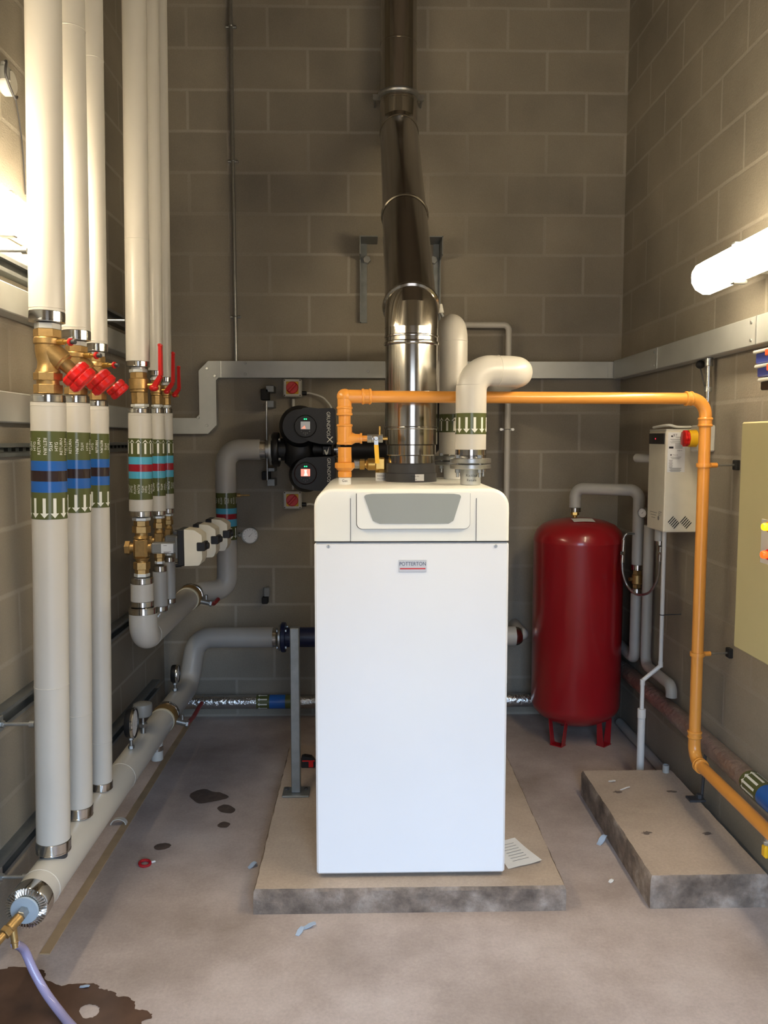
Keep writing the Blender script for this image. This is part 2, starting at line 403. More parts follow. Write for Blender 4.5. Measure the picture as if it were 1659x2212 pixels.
# ------------------------------------------------------------------ luminaires
def luminaire(label, x, side, y0, y1, z, gap=0., cap=0.):
    """weatherproof twin batten along a side wall; side=+1 on the right wall"""
    t = thing('strip_light', label, 'light', (x, (y0 + y1) / 2, z), 'strip lights on the side walls')
    if gap:
        for yy in (y0 + .25, y1 - .25): MB().box((x - side * gap / 2, yy, z), (gap, .03, .05), bev=.003).build('bracket', GALV, t)
        x -= side * gap
    mb = MB(); mb.box((x - side * .02, (y0 + y1) / 2, z), (.04, y1 - y0 - .05, .10), bev=.008); mb.build('housing', LGREY, t)
    loop = []
    prof = [(0, -.062), (.025, -.062), (.055, -.045), (.07, -.02), (.072, 0), (.07, .02), (.055, .045), (.025, .062), (0, .062)]
    xs = x - side * .042
    # rounded diffuser swept along Y with tapered ends
    ns = [(y0, .55), (y0 + .012, .8), (y0 + .035, 1), (y1 - .035, 1), (y1 - .012, .8), (y1, .55)]
    vs = []; fs = []; n = len(prof)
    for yy, k in ns: vs += [(xs - side * p[0] * k, yy, z + p[1] * k) for p in prof]
    for i in range(len(ns) - 1):
        for j in range(n): fs.append([i * n + j, i * n + (j + 1) % n, (i + 1) * n + (j + 1) % n, (i + 1) * n + j])
    fs.append(list(range(n))); fs.append(list(range((len(ns) - 1) * n, len(ns) * n)))
    m = bpy.data.materials.get('lit_diffuser')
    if not m:
        m = bpy.data.materials.new('lit_diffuser'); m.use_nodes = True; b = m.node_tree.nodes['Principled BSDF']
        b.inputs['Base Color'].default_value = (.8, .8, .78, 1); b.inputs['Emission Color'].default_value = LAMP_COLOR
        b.inputs['Emission Strength'].default_value = LAMP_STRENGTH
    MB().add(vs, fs).build('diffuser', m, t)
    if cap:
        MB().lathe([(0, .001), (.034, .001), (.036, .02), (.036, cap - .02), (.03, cap - .006), (.018, cap), (0, cap)], (xs, y1, z), (0, 1, 0), 32).build('end_cap', LGREY, t)
    for yy in (y0 + .3, y1 - .3):
        for sz in (1, -1): MB().box((x - side * .05, yy, z + sz * .066), (.05, .03, .012), bev=.003).build('clip', STEEL, t)
luminaire('lit strip light on the right wall above the grey trunking', XR, 1, 1.40, 3.20, 2.262, .14)
luminaire('lit strip light on the left wall behind the white return pipes', XL, -1, 1.30, 3.05, 2.372, 0., .58)

# ------------------------------------------------------------------ plinths
def slab(name, x0, x1, y0, y1, h, label):
    """cast concrete slab with worn, slightly ragged vertical faces"""
    vs = []; loop = []
    N = 26
    for (ax, ay, bx, by) in ((x0, y0, x1, y0), (x1, y0, x1, y1), (x1, y1, x0, y1), (x0, y1, x0, y0)):
        L = math.hypot(bx - ax, by - ay); k = max(4, int(L / .035))
        for i in range(k): loop.append((ax + (bx - ax) * i / k, ay + (by - ay) * i / k))
    rows = [(0, 0), (.3, .0), (.62, 0), (.9, 0), (1, .006)]
    n = len(loop); cx, cy = (x0 + x1) / 2, (y0 + y1) / 2
    rnd = random.Random(3)
    for f, ins in rows:
        for (px, py) in loop:
            j = rnd.uniform(-.0018, .0018) if f > 0 else 0
            vs.append((px + (cx - px) * (ins / abs(x1 - x0) * 2) + j, py + (cy - py) * (ins / abs(y1 - y0) * 2) + j, h * f + (rnd.uniform(-.002, .002) if 0 < f < 1 else 0)))
    mb = MB(); fs = []
    for r in range(len(rows) - 1):
        for i in range(n): fs.append([r * n + i, r * n + (i + 1) % n, (r + 1) * n + (i + 1) % n, (r + 1) * n + i])
    mb.use(0).add(vs, fs); mb.use(1).add([v for v in vs[-n:]], [list(range(n))])
    return solo(name, mb, [PADSIDE, PADTOP], label, 'plinth', (cx, cy, 0))
slab('concrete_plinth', -.395, .70, 2.75, 4.12, .09, 'low grey concrete plinth under the white boiler')
slab('concrete_plinth', 1.0, 1.422, 2.755, 3.69, .12, 'empty concrete plinth on the floor by the right wall')

# ------------------------------------------------------------------ boiler
BX0, BX1, BY0, BY1, BZ0, BZ1 = -.178, .495, 2.82, 3.66, .09, 1.483
BXC = (BX0 + BX1) / 2
t = thing('boiler', 'tall white floor-standing boiler with grey control window in the middle', 'boiler', (BXC, (BY0 + BY1) / 2, BZ0))
ZS = 1.30   # seam between the hood and the lower front panel
mb = MB()
mb.box((BXC, (BY0 + BY1) / 2 + .02, (BZ0 + .02 + ZS) / 2), (BX1 - BX0 - .012, BY1 - BY0 - .03, ZS - BZ0 - .02), bev=.006)
mb.build('casing', BOILER, t)
mb = MB()
mb.box((BXC, BY0 + .014, (BZ0 + .014 + ZS - .003) / 2), (BX1 - BX0, .028, ZS - .003 - BZ0 - .014), bev=.007)
fp = mb.build('front_panel', BOILER, t)
MB().box((BXC, (BY0 + BY1) / 2 + .03, BZ0 + .012), (BX1 - BX0 - .06, BY1 - BY0 - .1, .024)).build('base', SEAM, t)
# hood: side profile in XZ, shoulders rounded, pulled along Y with a rounded front lip
def hood(mb, x0, x1, z0, z1, ya, yb, R, lip):
    def outline(ins):
        a = [(x0 + ins, z0)]
        for k in range(9): th = PI - (PI / 2) * k / 8; a.append((x0 + R + (R - ins) * math.cos(th) * 1.0, z1 - R + (R - ins) * math.sin(th)))
        for k in range(9): th = PI / 2 - (PI / 2) * k / 8; a.append((x1 - R + (R - ins) * math.cos(th), z1 - R + (R - ins) * math.sin(th)))
        a.append((x1 - ins, z0)); return a
    secs = []
    for k in range(6): th = PI / 2 * k / 5; secs.append((ya + lip * (1 - math.sin(th)), lip * (1 - math.cos(th))))
    secs = secs[::-1]                      # from the front face back to the full section
    secs = [(ya + lip * (1 - math.cos(PI / 2 * k / 5)), lip * (1 - math.sin(PI / 2 * k / 5))) for k in range(6)] + [(yb, 0)]
    vs = []; n = None
    for y, ins in secs:
        o = outline(ins); n = len(o); vs += [(p[0], y, p[1]) for p in o]
    fs = []
    for i in range(len(secs) - 1):
        for j in range(n): fs.append([i * n + j, i * n + (j + 1) % n, (i + 1) * n + (j + 1) % n, (i + 1) * n + j])
    fs.append(list(range(n))); fs.append(list(range((len(secs) - 1) * n, len(secs) * n)))
    mb.add(vs, fs)
mb = MB(); hood(mb, BX0, BX1, ZS + .002, BZ1, BY0 - .002, BY1, .064, .013)
hd = mb.build('hood', BOILTOP, t, 40)
mb = MB()
for x in (-.053, .38): mb.box((x, BY0 - .0018, ZS + .075), (.0016, .003, .15))
mb.box((BXC, BY0 + .002, ZS), (BX1 - BX0 - .004, .008, .003))
mb.build('seam', SEAM, t)
# raised control frame and its dark window
def rounded(loop2, r, n=5):
    """round the corners of a 2-D loop"""
    out = []; m = len(loop2)
    for i in range(m):
        a, b, c = Vector(loop2[i - 1]), Vector(loop2[i]), Vector(loop2[(i + 1) % m])
        rr = r[i] if isinstance(r, (list, tuple)) else r
        if rr <= 0: out.append((b.x, b.y)); continue
        p = fillet([a.to_3d(), b.to_3d(), c.to_3d()], rr, n)[1:-1]; out += [(q.x, q.y) for q in p]
    return out
cf = rounded([(-.031, ZS + .181), (-.031, 1.346), (.357, 1.346), (.357, ZS + .181)], [0, .02, .02, 0])
mb = MB(); mb.prism([(x, BY0 - .016, min(z, BZ1 - .012)) for x, z in cf], (0, .026, 0))
ctl = mb.build('control_panel', BOILTOP, t)
MB().prism([(.163 + (x - .163) * 1.012, BY0 - .0035, min(1.415 + (z - 1.415) * 1.035, BZ1 - .016)) for x, z in cf], (0, .004, 0)).build('shade_outline', SEAM, t)  # dark plate behind the frame paints in the shade line round it
wl = [(-.004, 1.452), (-.008, 1.462), (.02, 1.4665), (.16, 1.468), (.30, 1.4665), (.328, 1.462), (.324, 1.452), (.300, 1.374), (.283, 1.364), (.047, 1.364), (.024, 1.374)]
wl = rounded(wl, .008, 4)
MB().prism([(x, BY0 - .0185, z) for x, z in wl], (0, .008, 0)).build('display_window', GLASSG, ctl)
# badge
bd = MB().box((.1615, BY0 - .0015, 1.2155), (.096, .004, .042), bev=.001).build('badge', PLATE, t)
mb = MB(); flat_text(mb, 'POTTERTON', (.1615, BY0 - .0042, 1.2225), (1, 0, 0), (0, 0, 1), .0185, .86)
mb.build('lettering', INKN, bd)
mb = MB(); mb.box((.1615, BY0 - .004, 1.2065), (.088, .001, .0045)); mb.build('underline', INKR, bd)
for x in (-.129, .449):
    m_ = MB(); m_.use(0).cyl((x, BY0 - .004, 1.284), (x, BY0 + .002, 1.284), .006, n=20, bev=.001)
    m_.use(1).box((x, BY0 - .0042, 1.284), (.0012, .0008, .009)); m_.build('screw', [STEEL, SEAM], t)
# stubs on the hood (each with its printed sleeve label)
def label_text(parent, lines, x, y, z, r, size, gap):
    mb = MB()
    for i, l in enumerate(lines):
        vs, fs = text2d(l, size)
        mb.add([(x + r * math.sin(u / r), y - r * math.cos(u / r), z + v - i * gap) for u, v in vs], fs)
    return mb.build('lettering', INK, parent)
gs = atZ(745, 1046, BZ1); GX, GY = gs.x, gs.y
GST = atY(745, 1031, GY).z
st = MB().cyl((GX, GY, BZ1 - .004), (GX, GY, GST - .0006), .0235, bev=.002).build('gas_stub', PAPER, t)
label_text(st, ['Gas'], GX, GY, BZ1 + .014, .0238, .014, .014)
ss = atZ(822, 1037, BZ1); SX, SY = ss.x, 3.38
SX = atY(822, 1020, SY).x; SVZ = atY(800, 1003, SY).z
st = MB().cyl((SX, SY, BZ1 - .004), (SX, SY, SVZ - .034), .0205, bev=.002).build('safety_stub', PAPER, t)
label_text(st, ['Sicherheits', 'Safety valve'], SX, SY, (BZ1 + SVZ - .034) / 2 + .004, .0208, .0075, .012)
FX, FY = .183, 3.33
st = MB()
st.lathe([(0, -.004), (.101, -.004), (.103, 0), (.103, .034), (.099, .036), (.099, .07), (.095, .074), (0, .074)], (FX, FY, BZ1), n=48)
fst = st.build('flue_socket', DGREY, t)
lb = MB(); vs, fs = [], []
R_ = .1036
for i in range(7):
    th = .16 + .36 * i / 6 - .18
    vs += [(FX + R_ * math.sin(th + .12), FY - R_ * math.cos(th + .12), BZ1 + .006), (FX + R_ * math.sin(th + .12), FY - R_ * math.cos(th + .12), BZ1 + .032)]
for i in range(6): fs.append([2 * i, 2 * i + 2, 2 * i + 3, 2 * i + 1])
lb.add(vs, fs).build('label', PAPER, fst)
mb = MB()
for i, l in enumerate(('Abgasrohr', 'Flue')):
    v2, f2 = text2d(l, .008)
    mb.add([(FX + .104 * math.sin(.1 + u / .104), FY - .104 * math.cos(.1 + u / .104), BZ1 + .0245 - i * .012 + v) for u, v in v2], f2)
mb.build('lettering', INK, fst)

# ------------------------------------------------------------------ flue
t = thing('flue_pipe', 'polished stainless steel flue rising from the boiler and slanting to the back wall', 'flue', (FX, FY, BZ1 + .074))
fr = .105
z0 = BZ1 + .074
zE = 2.145                                       # first 45 degree elbow
YU = 4.68; zU = 3.37
def band(mb, c, ax, r, w=.006, h=.012): mb.lathe([(r, -h), (r + w * .8, -h * .6), (r + w, 0), (r + w * .8, h * .6), (r, h)], c, ax, 48)
mb = MB(); mb.cyl((FX, FY, z0 + .0005), (FX, FY, z0 + .035), .092, n=48); mb.cyl((FX, FY, z0 + .03), (FX, FY, z0 + .075), .1, n=48, bev=.004)
mb.build('adaptor', FLUE, t)
zj = atY(890, 748, FY).z
mb = MB(); mb.cyl((FX, FY, z0 + .075), (FX, FY, zj), fr, n=56); band(mb, (FX, FY, z0 + .14), (0, 0, 1), fr, .003, .006)
mb.build('lower_section', FLUE, t)
mb = MB(); mb.cyl((FX, FY, zj), (FX, FY, zE - .055), fr + .001, n=56); band(mb, (FX, FY, zj + .008), (0, 0, 1), fr, .006, .009); band(mb, (FX, FY, zj + .035), (0, 0, 1), fr, .004, .006)
mb.build('upper_section', FLUE, t)
d45 = Vector((0, YU - FY, zU - zE)).normalized(); LS = math.hypot(YU - FY, zU - zE)
mb = MB()
mb.tube([(FX, FY, zE - .055), (FX, FY, zE), Vector((FX, FY, zE)) + d45 * .06], fr + .0015, 56, caps=False)
band(mb, Vector((FX, FY, zE)) + d45 * .055, d45, fr, .011, .012)
mb.build('elbow', FLUE, t)
mid = Vector((FX, FY, zE)) + d45 * (LS * .44)
mb = MB(); mb.cyl(Vector((FX, FY, zE)) + d45 * .05, mid, fr - .001, n=56); mb.build('slanted_section', FLUE, t)
end = Vector((FX, YU, zU)) - d45 * .12
mb = MB(); mb.cyl(mid, end, fr - .003, n=56); band(mb, mid, d45, fr, .006, .010); mb.build('slanted_section', FLUE, t)
mb = MB(); mb.tube([end, Vector((FX, YU, zU)), (FX, YU, zU + .12)], fr - .002, 56, caps=False); band(mb, (FX, YU, zU + .12), (0, 0, 1), fr - .004, .005, .008)
band(mb, end, d45, fr - .004, .005, .008)
mb.build('elbow', FLUE, t)
mb = MB(); mb.cyl((FX, YU, zU + .12), (FX, YU, ZC - .005), fr - .006, n=56); band(mb, (FX, YU, zU + .42), (0, 0, 1), fr - .007, .003, .005); mb.build('riser_section', FLUE, t)
# flue wall bracket and ring clamp
t = thing('flue_bracket', 'steel angle bracket on the back wall behind the slanting flue', 'bracket', (FX, YB, 2.6))
for sx, xp in ((-1, atY(785, 600, YB).x), (1, atY(943, 600, YB).x)):
    zt = atY(785, 516, YB - .1).z; zb = atY(785, 698, YB).z
    mb = MB(); mb.box((xp, YB - .006, (zt + zb) / 2), (.04, .01, zt - zb)).box((xp - sx * -.017 * sx * sx, YB - .02, (zt + zb) / 2), (.006, .035, zt - zb)); mb.build('upright', GALVD, t)
    mb = MB(); mb.box((xp - sx * .03, YB - .09, zt - .004), (.10, .18, .006)).box((xp - sx * -.017, YB - .09, zt - .05), (.006, .18, .1)); mb.build('arm', GALVD, t)
    mb = MB(); mb.hexn((xp - sx * .02, YB - .012, zt - .10), (xp - sx * .02, YB - .045, zt - .10), .022); mb.build('bolt', STEEL, t)
zc = zU + .15
t = thing('ring_clamp', 'steel ring clamp round the vertical flue high on the back wall', 'clamp', (FX, YU, zc))
mb = MB(); band(mb, (FX, YU, zc), (0, 0, 1), fr - .0055, .016, .016); mb.build('band', STEEL, t)
for sx in (-1, 1): MB().box((FX + sx * .125, YU + .02, zc), (.03, .014, .03)).cyl((FX + sx * .13, YU + .02, zc), (FX + sx * .13, YB, zc), .006, n=12).build('lug', STEEL, t)

# ------------------------------------------------------------------ lagged pipes with identification bands
def arrow2d(L, w, hw):
    """arrow pointing to +v, tail at 0"""
    return [(-w, 0), (w, 0), (w, L - hw * 1.15), (hw, L - hw * 1.15), (0, L), (-hw, L - hw * 1.15), (-w, L - hw * 1.15)]
def wrap_poly(mb, loop, p, a, e1, e2, r, th0):
    # loop in metres (u round, v along the axis); strips narrow enough to stay on the skin
    tri = tessellate_polygon([[Vector((u, v, 0)) for u, v in loop]])
    mb.add([ring_pt(p, a, e1, e2, r, th0 + u / r, v) for u, v in loop], [list(q) for q in tri])
def band_part(parent, p, a, r, stops, mats, hint=(0, -1, 0)):
    """tape wound round a pipe from p along a: stops = lengths where colours change"""
    a, e1, e2 = frame(a, hint); mb = MB(); rr = r + .0009
    prev = stops[0]
    for i, s_ in enumerate(stops[1:]):
        mb.use(i if len(mats) > 1 else 0); mb.lathe([(rr, prev), (rr, s_)], p, a, 48, hint); prev = s_
    return mb.build('identification_band', mats, parent), a, e1, e2, rr
def arrows(parent, p, a, e1, e2, rr, base, L, sgn, n, phase, k=1.0):
    mb = MB()
    lp = arrow2d(L, .0046 * k, .0125 * k)
    if sgn < 0: lp = [(u, L - v) for u, v in lp]
    for i in range(n): wrap_poly(mb, [(u, v + base) for u, v in lp], p, a, e1, e2, rr + .0007, phase + 2 * PI * i / n)
    return mb.build('arrow_print', PRINT, parent)
def pair_text(parent, p, a, e1, e2, rr, mid, words, size, n, phase, gap):
    """HTG over the second word, turned along the pipe, alternately reading up and down"""
    mb = MB()
    for i in range(n):
        up = i % 2
        for j, wd in enumerate(words):
            v2, f2 = text2d(wd, size)
            off = (.5 - j) * gap
            pts = []
            for x, y in v2:
                y2 = y + off
                u, v = (-y2, x) if up else (y2, -x)
                pts.append(ring_pt(p, a, e1, e2, rr + .0006, phase + 2 * PI * i / n + u / rr, mid + v))
            mb.add(pts, f2)
    return mb.build('lettering', PRINT, parent)
def collar(p0, p1, r):
    d = (Vector(p1) - Vector(p0)); L = d.length
    return MB().lathe([(0, 0), (r - .003, 0), (r, .002), (r, L * .78), (r - .001, L * .8), (r - .001, L * .86), (r, L * .88), (r, L - .001), (r - .004, L), (0, L)], p0, d, 48)

RET = [  # Y, radius, upper line (x at y=0, x at 700), lower line (x at 880, x at 1800)
    dict(Y=2.55, r=.0515, up=(93, 101.7), lo=(104.5, 115.5), uc=(674, 697), lc=(853, 870), bot=(1811, 1836), band=(931.4, 995, 1016, 1038.6, 1062, 1119), seam=668),
    dict(Y=2.806, r=.0455, up=(151, 164.5), lo=(164, 171.5), uc=(715, 736), lc=(855, 871), bot=(1745, 1768), band=(934, 993, 1012, 1032, 1053.5, 1105.7), seam=709),
    dict(Y=3.03, r=.0385, up=(197, 207.5), lo=(211, 221), uc=(743, 760), lc=(866, 878), bot=(1690, 1706), band=(936.6, 991, 1009, 1028, 1047, 1095), seam=738)]
SIZES = ['widest', 'middle', 'narrowest']
def line_fn(x0, y0, x1, y1, Y): return lambda y: atY(x0 + (x1 - x0) * (y - y0) / (y1 - y0), y, Y)
def up_to_ceiling(P, y0, y1, Z):
    a, b = P(y0), P(y1); d = (b - a); return a + d * ((Z - a.z) / d.z)
RHTOP = .3400                                     # just above the crown of the return header
for i, q in enumerate(RET):
    U = line_fn(q['up'][0], 0, q['up'][1], 700, q['Y']); L = line_fn(q['lo'][0], 880, q['lo'][1], 1800, q['Y']); r = q['r']
    lo_, hi_ = q['bot'][1] - 40, q['bot'][1] + 40
    for _ in range(30):
        m_ = (lo_ + hi_) / 2
        if L(m_).z > RHTOP: lo_ = m_
        else: hi_ = m_
    yb_ = min(q['bot'][1], lo_); q['bot'] = (yb_ - (q['bot'][1] - q['bot'][0]), yb_)
    t = thing('return_riser', SIZES[i] + ' white lagged return pipe above the balancing valves by the left wall', 'pipe', U(q['uc'][1]), 'upper return pipes by the left wall')
    mb = MB(); top = up_to_ceiling(U, 700, 0, ZC - .002); mb.cyl(U(q['uc'][0]), top, r, n=48)
    for yy in ([q['seam']] + ([65] if i == 1 else [130] if i == 2 else [])): mb.lathe([(r, -.001), (r + .0012, 0), (r, .001)], U(yy), top - U(yy), 48)
    mb.build('lagging', WHITE, t)
    collar(U(q['uc'][0]), U(q['uc'][1]), r + .001).build('end_band', CHROME, t)
    t = thing('return_dropper', SIZES[i] + ' white lagged return pipe with blue and brown tape by the left wall', 'pipe', L(q['bot'][1]), 'lower return pipes by the left wall')
    b0, b1 = L(q['bot'][0]), L(q['lc'][1])
    mb = MB(); mb.cyl(b0, b1, r, n=48)
    for yy in (q['lc'][1] + 7, 1480 + 60 * i): mb.lathe([(r, -.001), (r + .001, 0), (r, .001)], L(yy), b1 - b0, 48)
    mb.build('lagging', WHITE, t)
    collar(b1, L(q['lc'][0]), r - .001).build('end_band', CHROME, t)
    collar(b0, L(q['bot'][1]), r + .002).build('end_band', CHROME, t)
    p = L(q['band'][5]); st_ = [(L(y) - p).length for y in q['band'][::-1]]
    bo, a, e1, e2, rr = band_part(t, p, L(q['band'][0]) - p, r, st_, [OLIVE, BLUET, BROWNT, BLUET, OLIVE])
    arrows(bo, p, a, e1, e2, rr, st_[0] + .004, .060 - .003 * i, -1, (11, 10, 8)[i], .08 + .2 * i)
    pair_text(bo, p, a, e1, e2, rr, (st_[4] + st_[5]) / 2 - .001, ('HTG', 'RETURN'), .0136 - .0008 * i, (10, 8, 8)[i], .30 + .25 * i, .0158)

# return header along the left wall
HX, HZ, HR, HY0, HY1 = -1.0, .279, .060, 2.36, 3.939
t = thing('return_header', 'white lagged return header pipe lying low along the left wall', 'pipe', (HX, HY0, HZ))
mb = MB(); mb.cyl((HX, HY0, HZ), (HX, HY1, HZ), HR, n=56)
for yy in (2.44, 3.27): mb.lathe([(HR, -.002), (HR + .0014, 0), (HR, .002)], (HX, yy, HZ), (0, 1, 0), 56)
mb.build('lagging', WHITE, t)
mb = MB(); mb.lathe([(HR + .002, .05), (HR + .002, .004), (HR, 0), (HR - .012, -.004), (.036, -.006), (0, -.006)], (HX, HY0 - .025, HZ), (0, 1, 0), 56)
for k in range(40):                          # folded foil pleats on the end
    th = 2 * PI * k / 40
    mb.box((HX + .048 * math.cos(th), HY0 - .031, HZ + .048 * math.sin(th)), (.024, .004, .002), Matrix.Rotation(-th, 3, 'Y'))
mb.build('end_band', CHROME, t)
mb = MB(); mb.cyl((HX, HY0 - .034, HZ), (HX, HY0 - .042, HZ), .041, n=40, bev=.002); mb.build('end_disc', FABRICGREY, t)
for i, q in enumerate(RET):                  # branch sockets
    L = line_fn(q['lo'][0], 880, q['lo'][1], 1800, q['Y']); b = L(q['bot'][1])
    MB().cyl((b.x, b.y, HZ + HR - .02), b - Vector((0, 0, .0008)), q['r'] - .010, n=32).build('branch', DGREY, t)
mb = MB(); mb.cyl((HX + .012, 3.80, HZ - HR + .01), (HX + .012, 3.80, HZ - HR - .075), .028, n=32, bev=.002); mb.build('drain_stub', WHITE, t)
mb = MB(); mb.cyl((HX + .012, 3.80, HZ - HR - .028), (HX + .012, 3.80, HZ - HR - .005), .0295, n=32); mb.build('drain_band', CHROME, t)

# drain cock on the header end, with its hose
e = Vector((HX, HY0 - .042, HZ))
t = thing('drain_cock', 'brass drain cock on the near end of the return header', 'valve', e)
MB().hexn(e + Vector((0, -.0005, 0)), e + Vector((0, -.03, 0)), .016).build('nipple', STEEL, t)
d = Vector((-.35, -.8, -.3)).normalized(); e2_ = e + Vector((0, -.028, 0))
mb = MB(); mb.cyl(e2_, e2_ + d * .045, .015, n=24, bev=.003).hexn(e2_ + d * .045, e2_ + d * .062, .018).cyl(e2_ + d * .062, e2_ + d * .1, .011, .013, n=24, bev=.002)
mb.build('body', BRASS, t)
sp = e2_ + d * .03
mb = MB(); mb.cyl(sp, sp + Vector((.012, -.012, -.06)), .011, .009, n=24).torus(sp + Vector((.009, -.009, -.045)), (.012, -.012, -.06), .0095, .0018, 24, 8)
mb.build('outlet', BRASS, t)
h0 = sp + Vector((.010, -.010, -.05))
HOSE = bpy.data.materials.new('clear_braided_hose'); HOSE.use_nodes = True
_nt = HOSE.node_tree; _b = _nt.nodes['Principled BSDF']
_b.inputs['Base Color'].default_value = lin(178, 170, 206); _b.inputs['Roughness'].default_value = .22; _b.inputs['Transmission Weight'].default_value = .25; _b.inputs['Coat Weight'].default_value = .4
_tc = node(_nt, 'ShaderNodeTexCoord'); _w = node(_nt, 'ShaderNodeTexWave', Scale=120.0); _w.bands_direction = 'DIAGONAL'
_nt.links.new(_tc.outputs['Object'], _w.inputs['Vector']); _bp = node(_nt, 'ShaderNodeBump', Strength=.25, Distance=.001)
_nt.links.new(_w.outputs['Fac'], _bp.inputs['Height']); _nt.links.new(_bp.outputs[0], _b.inputs['Normal'])
hp = [h0, atZ(52, 2052, .165), atZ(72, 2096, .105), atZ(98, 2143, .05), atZ(128, 2184, .02), atZ(160, 2222, .0146), atZ(230, 2290, .0146), atZ(330, 2350, .0146)]
def spline(pts, n=6):
    pts = [Vector(p) for p in pts]; out = []
    for i in range(len(pts) - 1):
        p0 = pts[max(0, i - 1)]; p1 = pts[i]; p2 = pts[i + 1]; p3 = pts[min(len(pts) - 1, i + 2)]
        for k in range(n):
            u = k / n; out.append(.5 * ((2 * p1) + (p2 - p0) * u + (2 * p0 - 5 * p1 + 4 * p2 - p3) * u * u + (3 * p1 - p0 - 3 * p2 + p3) * u ** 3))
    out.append(pts[-1]); return out
solo('drain_hose', MB().tube(spline(hp), .0125, 24), HOSE, 'clear lilac hose running from the drain cock to the floor', 'hose', (h0.x, h0.y, 0))

# balancing valves between the return pipes
def lobed(mb, c, axis, R, th, lobes=6, amp=.09):
    a, e1, e2 = frame(axis); n = 48; prof = [(.0, .86), (.12, 1), (.42, 1), (.5, .9), (.58, 1), (.88, 1), (1, .8)]
    vs = []; fs = []
    for f, k in prof:
        for j in range(n):
            an = 2 * PI * j / n; rr = R * k * (1 + amp * (abs(math.cos(an * lobes / 2)) * 2 - 1))
            vs.append(Vector(c) + a * (th * f) + (e1 * math.cos(an) + e2 * math.sin(an)) * rr)
    for i in range(len(prof) - 1):
        for j in range(n): fs.append([i * n + j, i * n + (j + 1) % n, (i + 1) * n + (j + 1) % n, (i + 1) * n + j])
    fs.append(list(range(n))); fs.append(list(range((len(prof) - 1) * n, len(prof) * n)))
    mb.add(vs, fs)
HAND = [((156, 800), (195, 836), .043, .056), ((206, 813), (242, 850), .043, .053), ((245, 831), (269, 857), .035, .044)]
for i, q in enumerate(RET):
    U = line_fn(q['up'][0], 0, q['up'][1], 700, q['Y']); L = line_fn(q['lo'][0], 880, q['lo'][1], 1800, q['Y'])
    a, b = U(q['uc'][1]), L(q['lc'][0]); ax = (b - a).normalized(); a += ax * .0025; b -= ax * .003; H = (b - a).length; k = q['r'] / .0515
    t = thing('balancing_valve', 'brass balancing valve with a red handwheel under the ' + SIZES[i] + ' upper return pipe', 'valve', b, 'balancing valves on the return pipes')
    P = lambda f: a + ax * (H * f)
    MB().hexn(P(0), P(.085), .037 * k).build('union_nut', PTFE, t)
    mb = MB()
    mb.hexn(P(.085), P(.20), .040 * k)
    prof = [(0, .2), (.037 * k, .2), (.040 * k, .22), (.040 * k, .29), (.036 * k, .31), (.036 * k, .40), (.033 * k, .48), (.029 * k, .56), (.031 * k, .64), (.036 * k, .68), (.0365 * k, .70), (0, .70)]
    mb.lathe([(r_, h_ * H) for r_, h_ in prof], a, ax, 36)
    mb.hexn(P(.70), P(.81), .042 * k).cyl(P(.81), P(.87), .033 * k, n=32).hexn(P(.87), P(.997), .042 * k)
    mb.build('body', BRASS, t)
    (x0, y0), (x1, y1), R, th = HAND[i]
    h0 = atY(x0, y0, q['Y'] + .012); h1 = atY(x1, y1, q['Y'] + .026)
    hd_ = (h1 - h0).normalized(); s0 = P(.36)
    dd = (h0 - s0)
    mb = MB(); n_ = dd.normalized()
    mb.cyl(s0, s0 + n_ * dd.length * .62, .036 * k, .034 * k, n=36, bev=.003).cyl(s0 + n_ * dd.length * .62, s0 + n_ * dd.length * .68, .031 * k, n=36)
    mb.cyl(s0 + n_ * dd.length * .6, h0 + hd_ * .004, .022 * k, .02 * k, n=30)
    mb.build('bonnet', BRASS, t)
    mb = MB(); lobed(mb, h0, hd_, R, th); mb.build('handwheel', RED, t)
    tp = P(.255); td = Vector((1, -.35, -.05)).normalized()
    mb = MB(); s_ = .036 * k
    mb.cyl(tp + td * s_, tp + td * (s_ + .025), .009, n=20).cyl(tp + td * (s_ + .025), tp + td * (s_ + .045), .006, n=20)
    pn = mb.build('test_point', BRASSB, t)
    mb = MB(); mb.cyl(tp + td * (s_ + .043), tp + td * (s_ + .052), .012, n=24, bev=.002); mb.build('red_ring', RED, pn)
    mb = MB(); mb.cyl(tp + td * (s_ + .052), tp + td * (s_ + .066), .007, n=20, bev=.001); mb.build('cap', DGREY, pn)

# ------------------------------------------------------------------ flow pipes
FL = [dict(Y=3.41, r=.0470, up=(289.5, 297), lo=(302.6, 304.5), uc=(781, 793), lc=(883, 893), lb=(1103, 1115), band=(947, 986.6, 1002.6, 1018, 1033, 1078), vb=1246, sc=(1247, 1260), se=(1297, 1310)),
      dict(Y=3.69, r=.0320, up=(326, 335), lo=(339.5, 342.5), uc=(801, 812), lc=(882, 893), lb=(1103, 1112), band=(949, 985, 1001, 1017, 1032, 1070.5), vb=1218, sc=(1222, 1234), se=(1320, 1331)),
      dict(Y=3.87, r=.0275, up=(347, 356), lo=(360, 363), uc=(815, 825), lc=(882, 893), lb=(1098, 1108), band=(950, 984, 1000, 1015, 1030, 1066), vb=1200, sc=(1203, 1213), se=(1300, 1310))]
LEV = [((332, 838), (347, 812), (346, 748)), ((360, 846), (374, 826), (374, 765)), ((377, 854), (387, 840), (386, 795))]
ACT = [(388, 1143, 1222), (421, 1132, 1204), (448, 1121, 1190)]
FHX, FHZ, FHR = -.93, .823, .0575
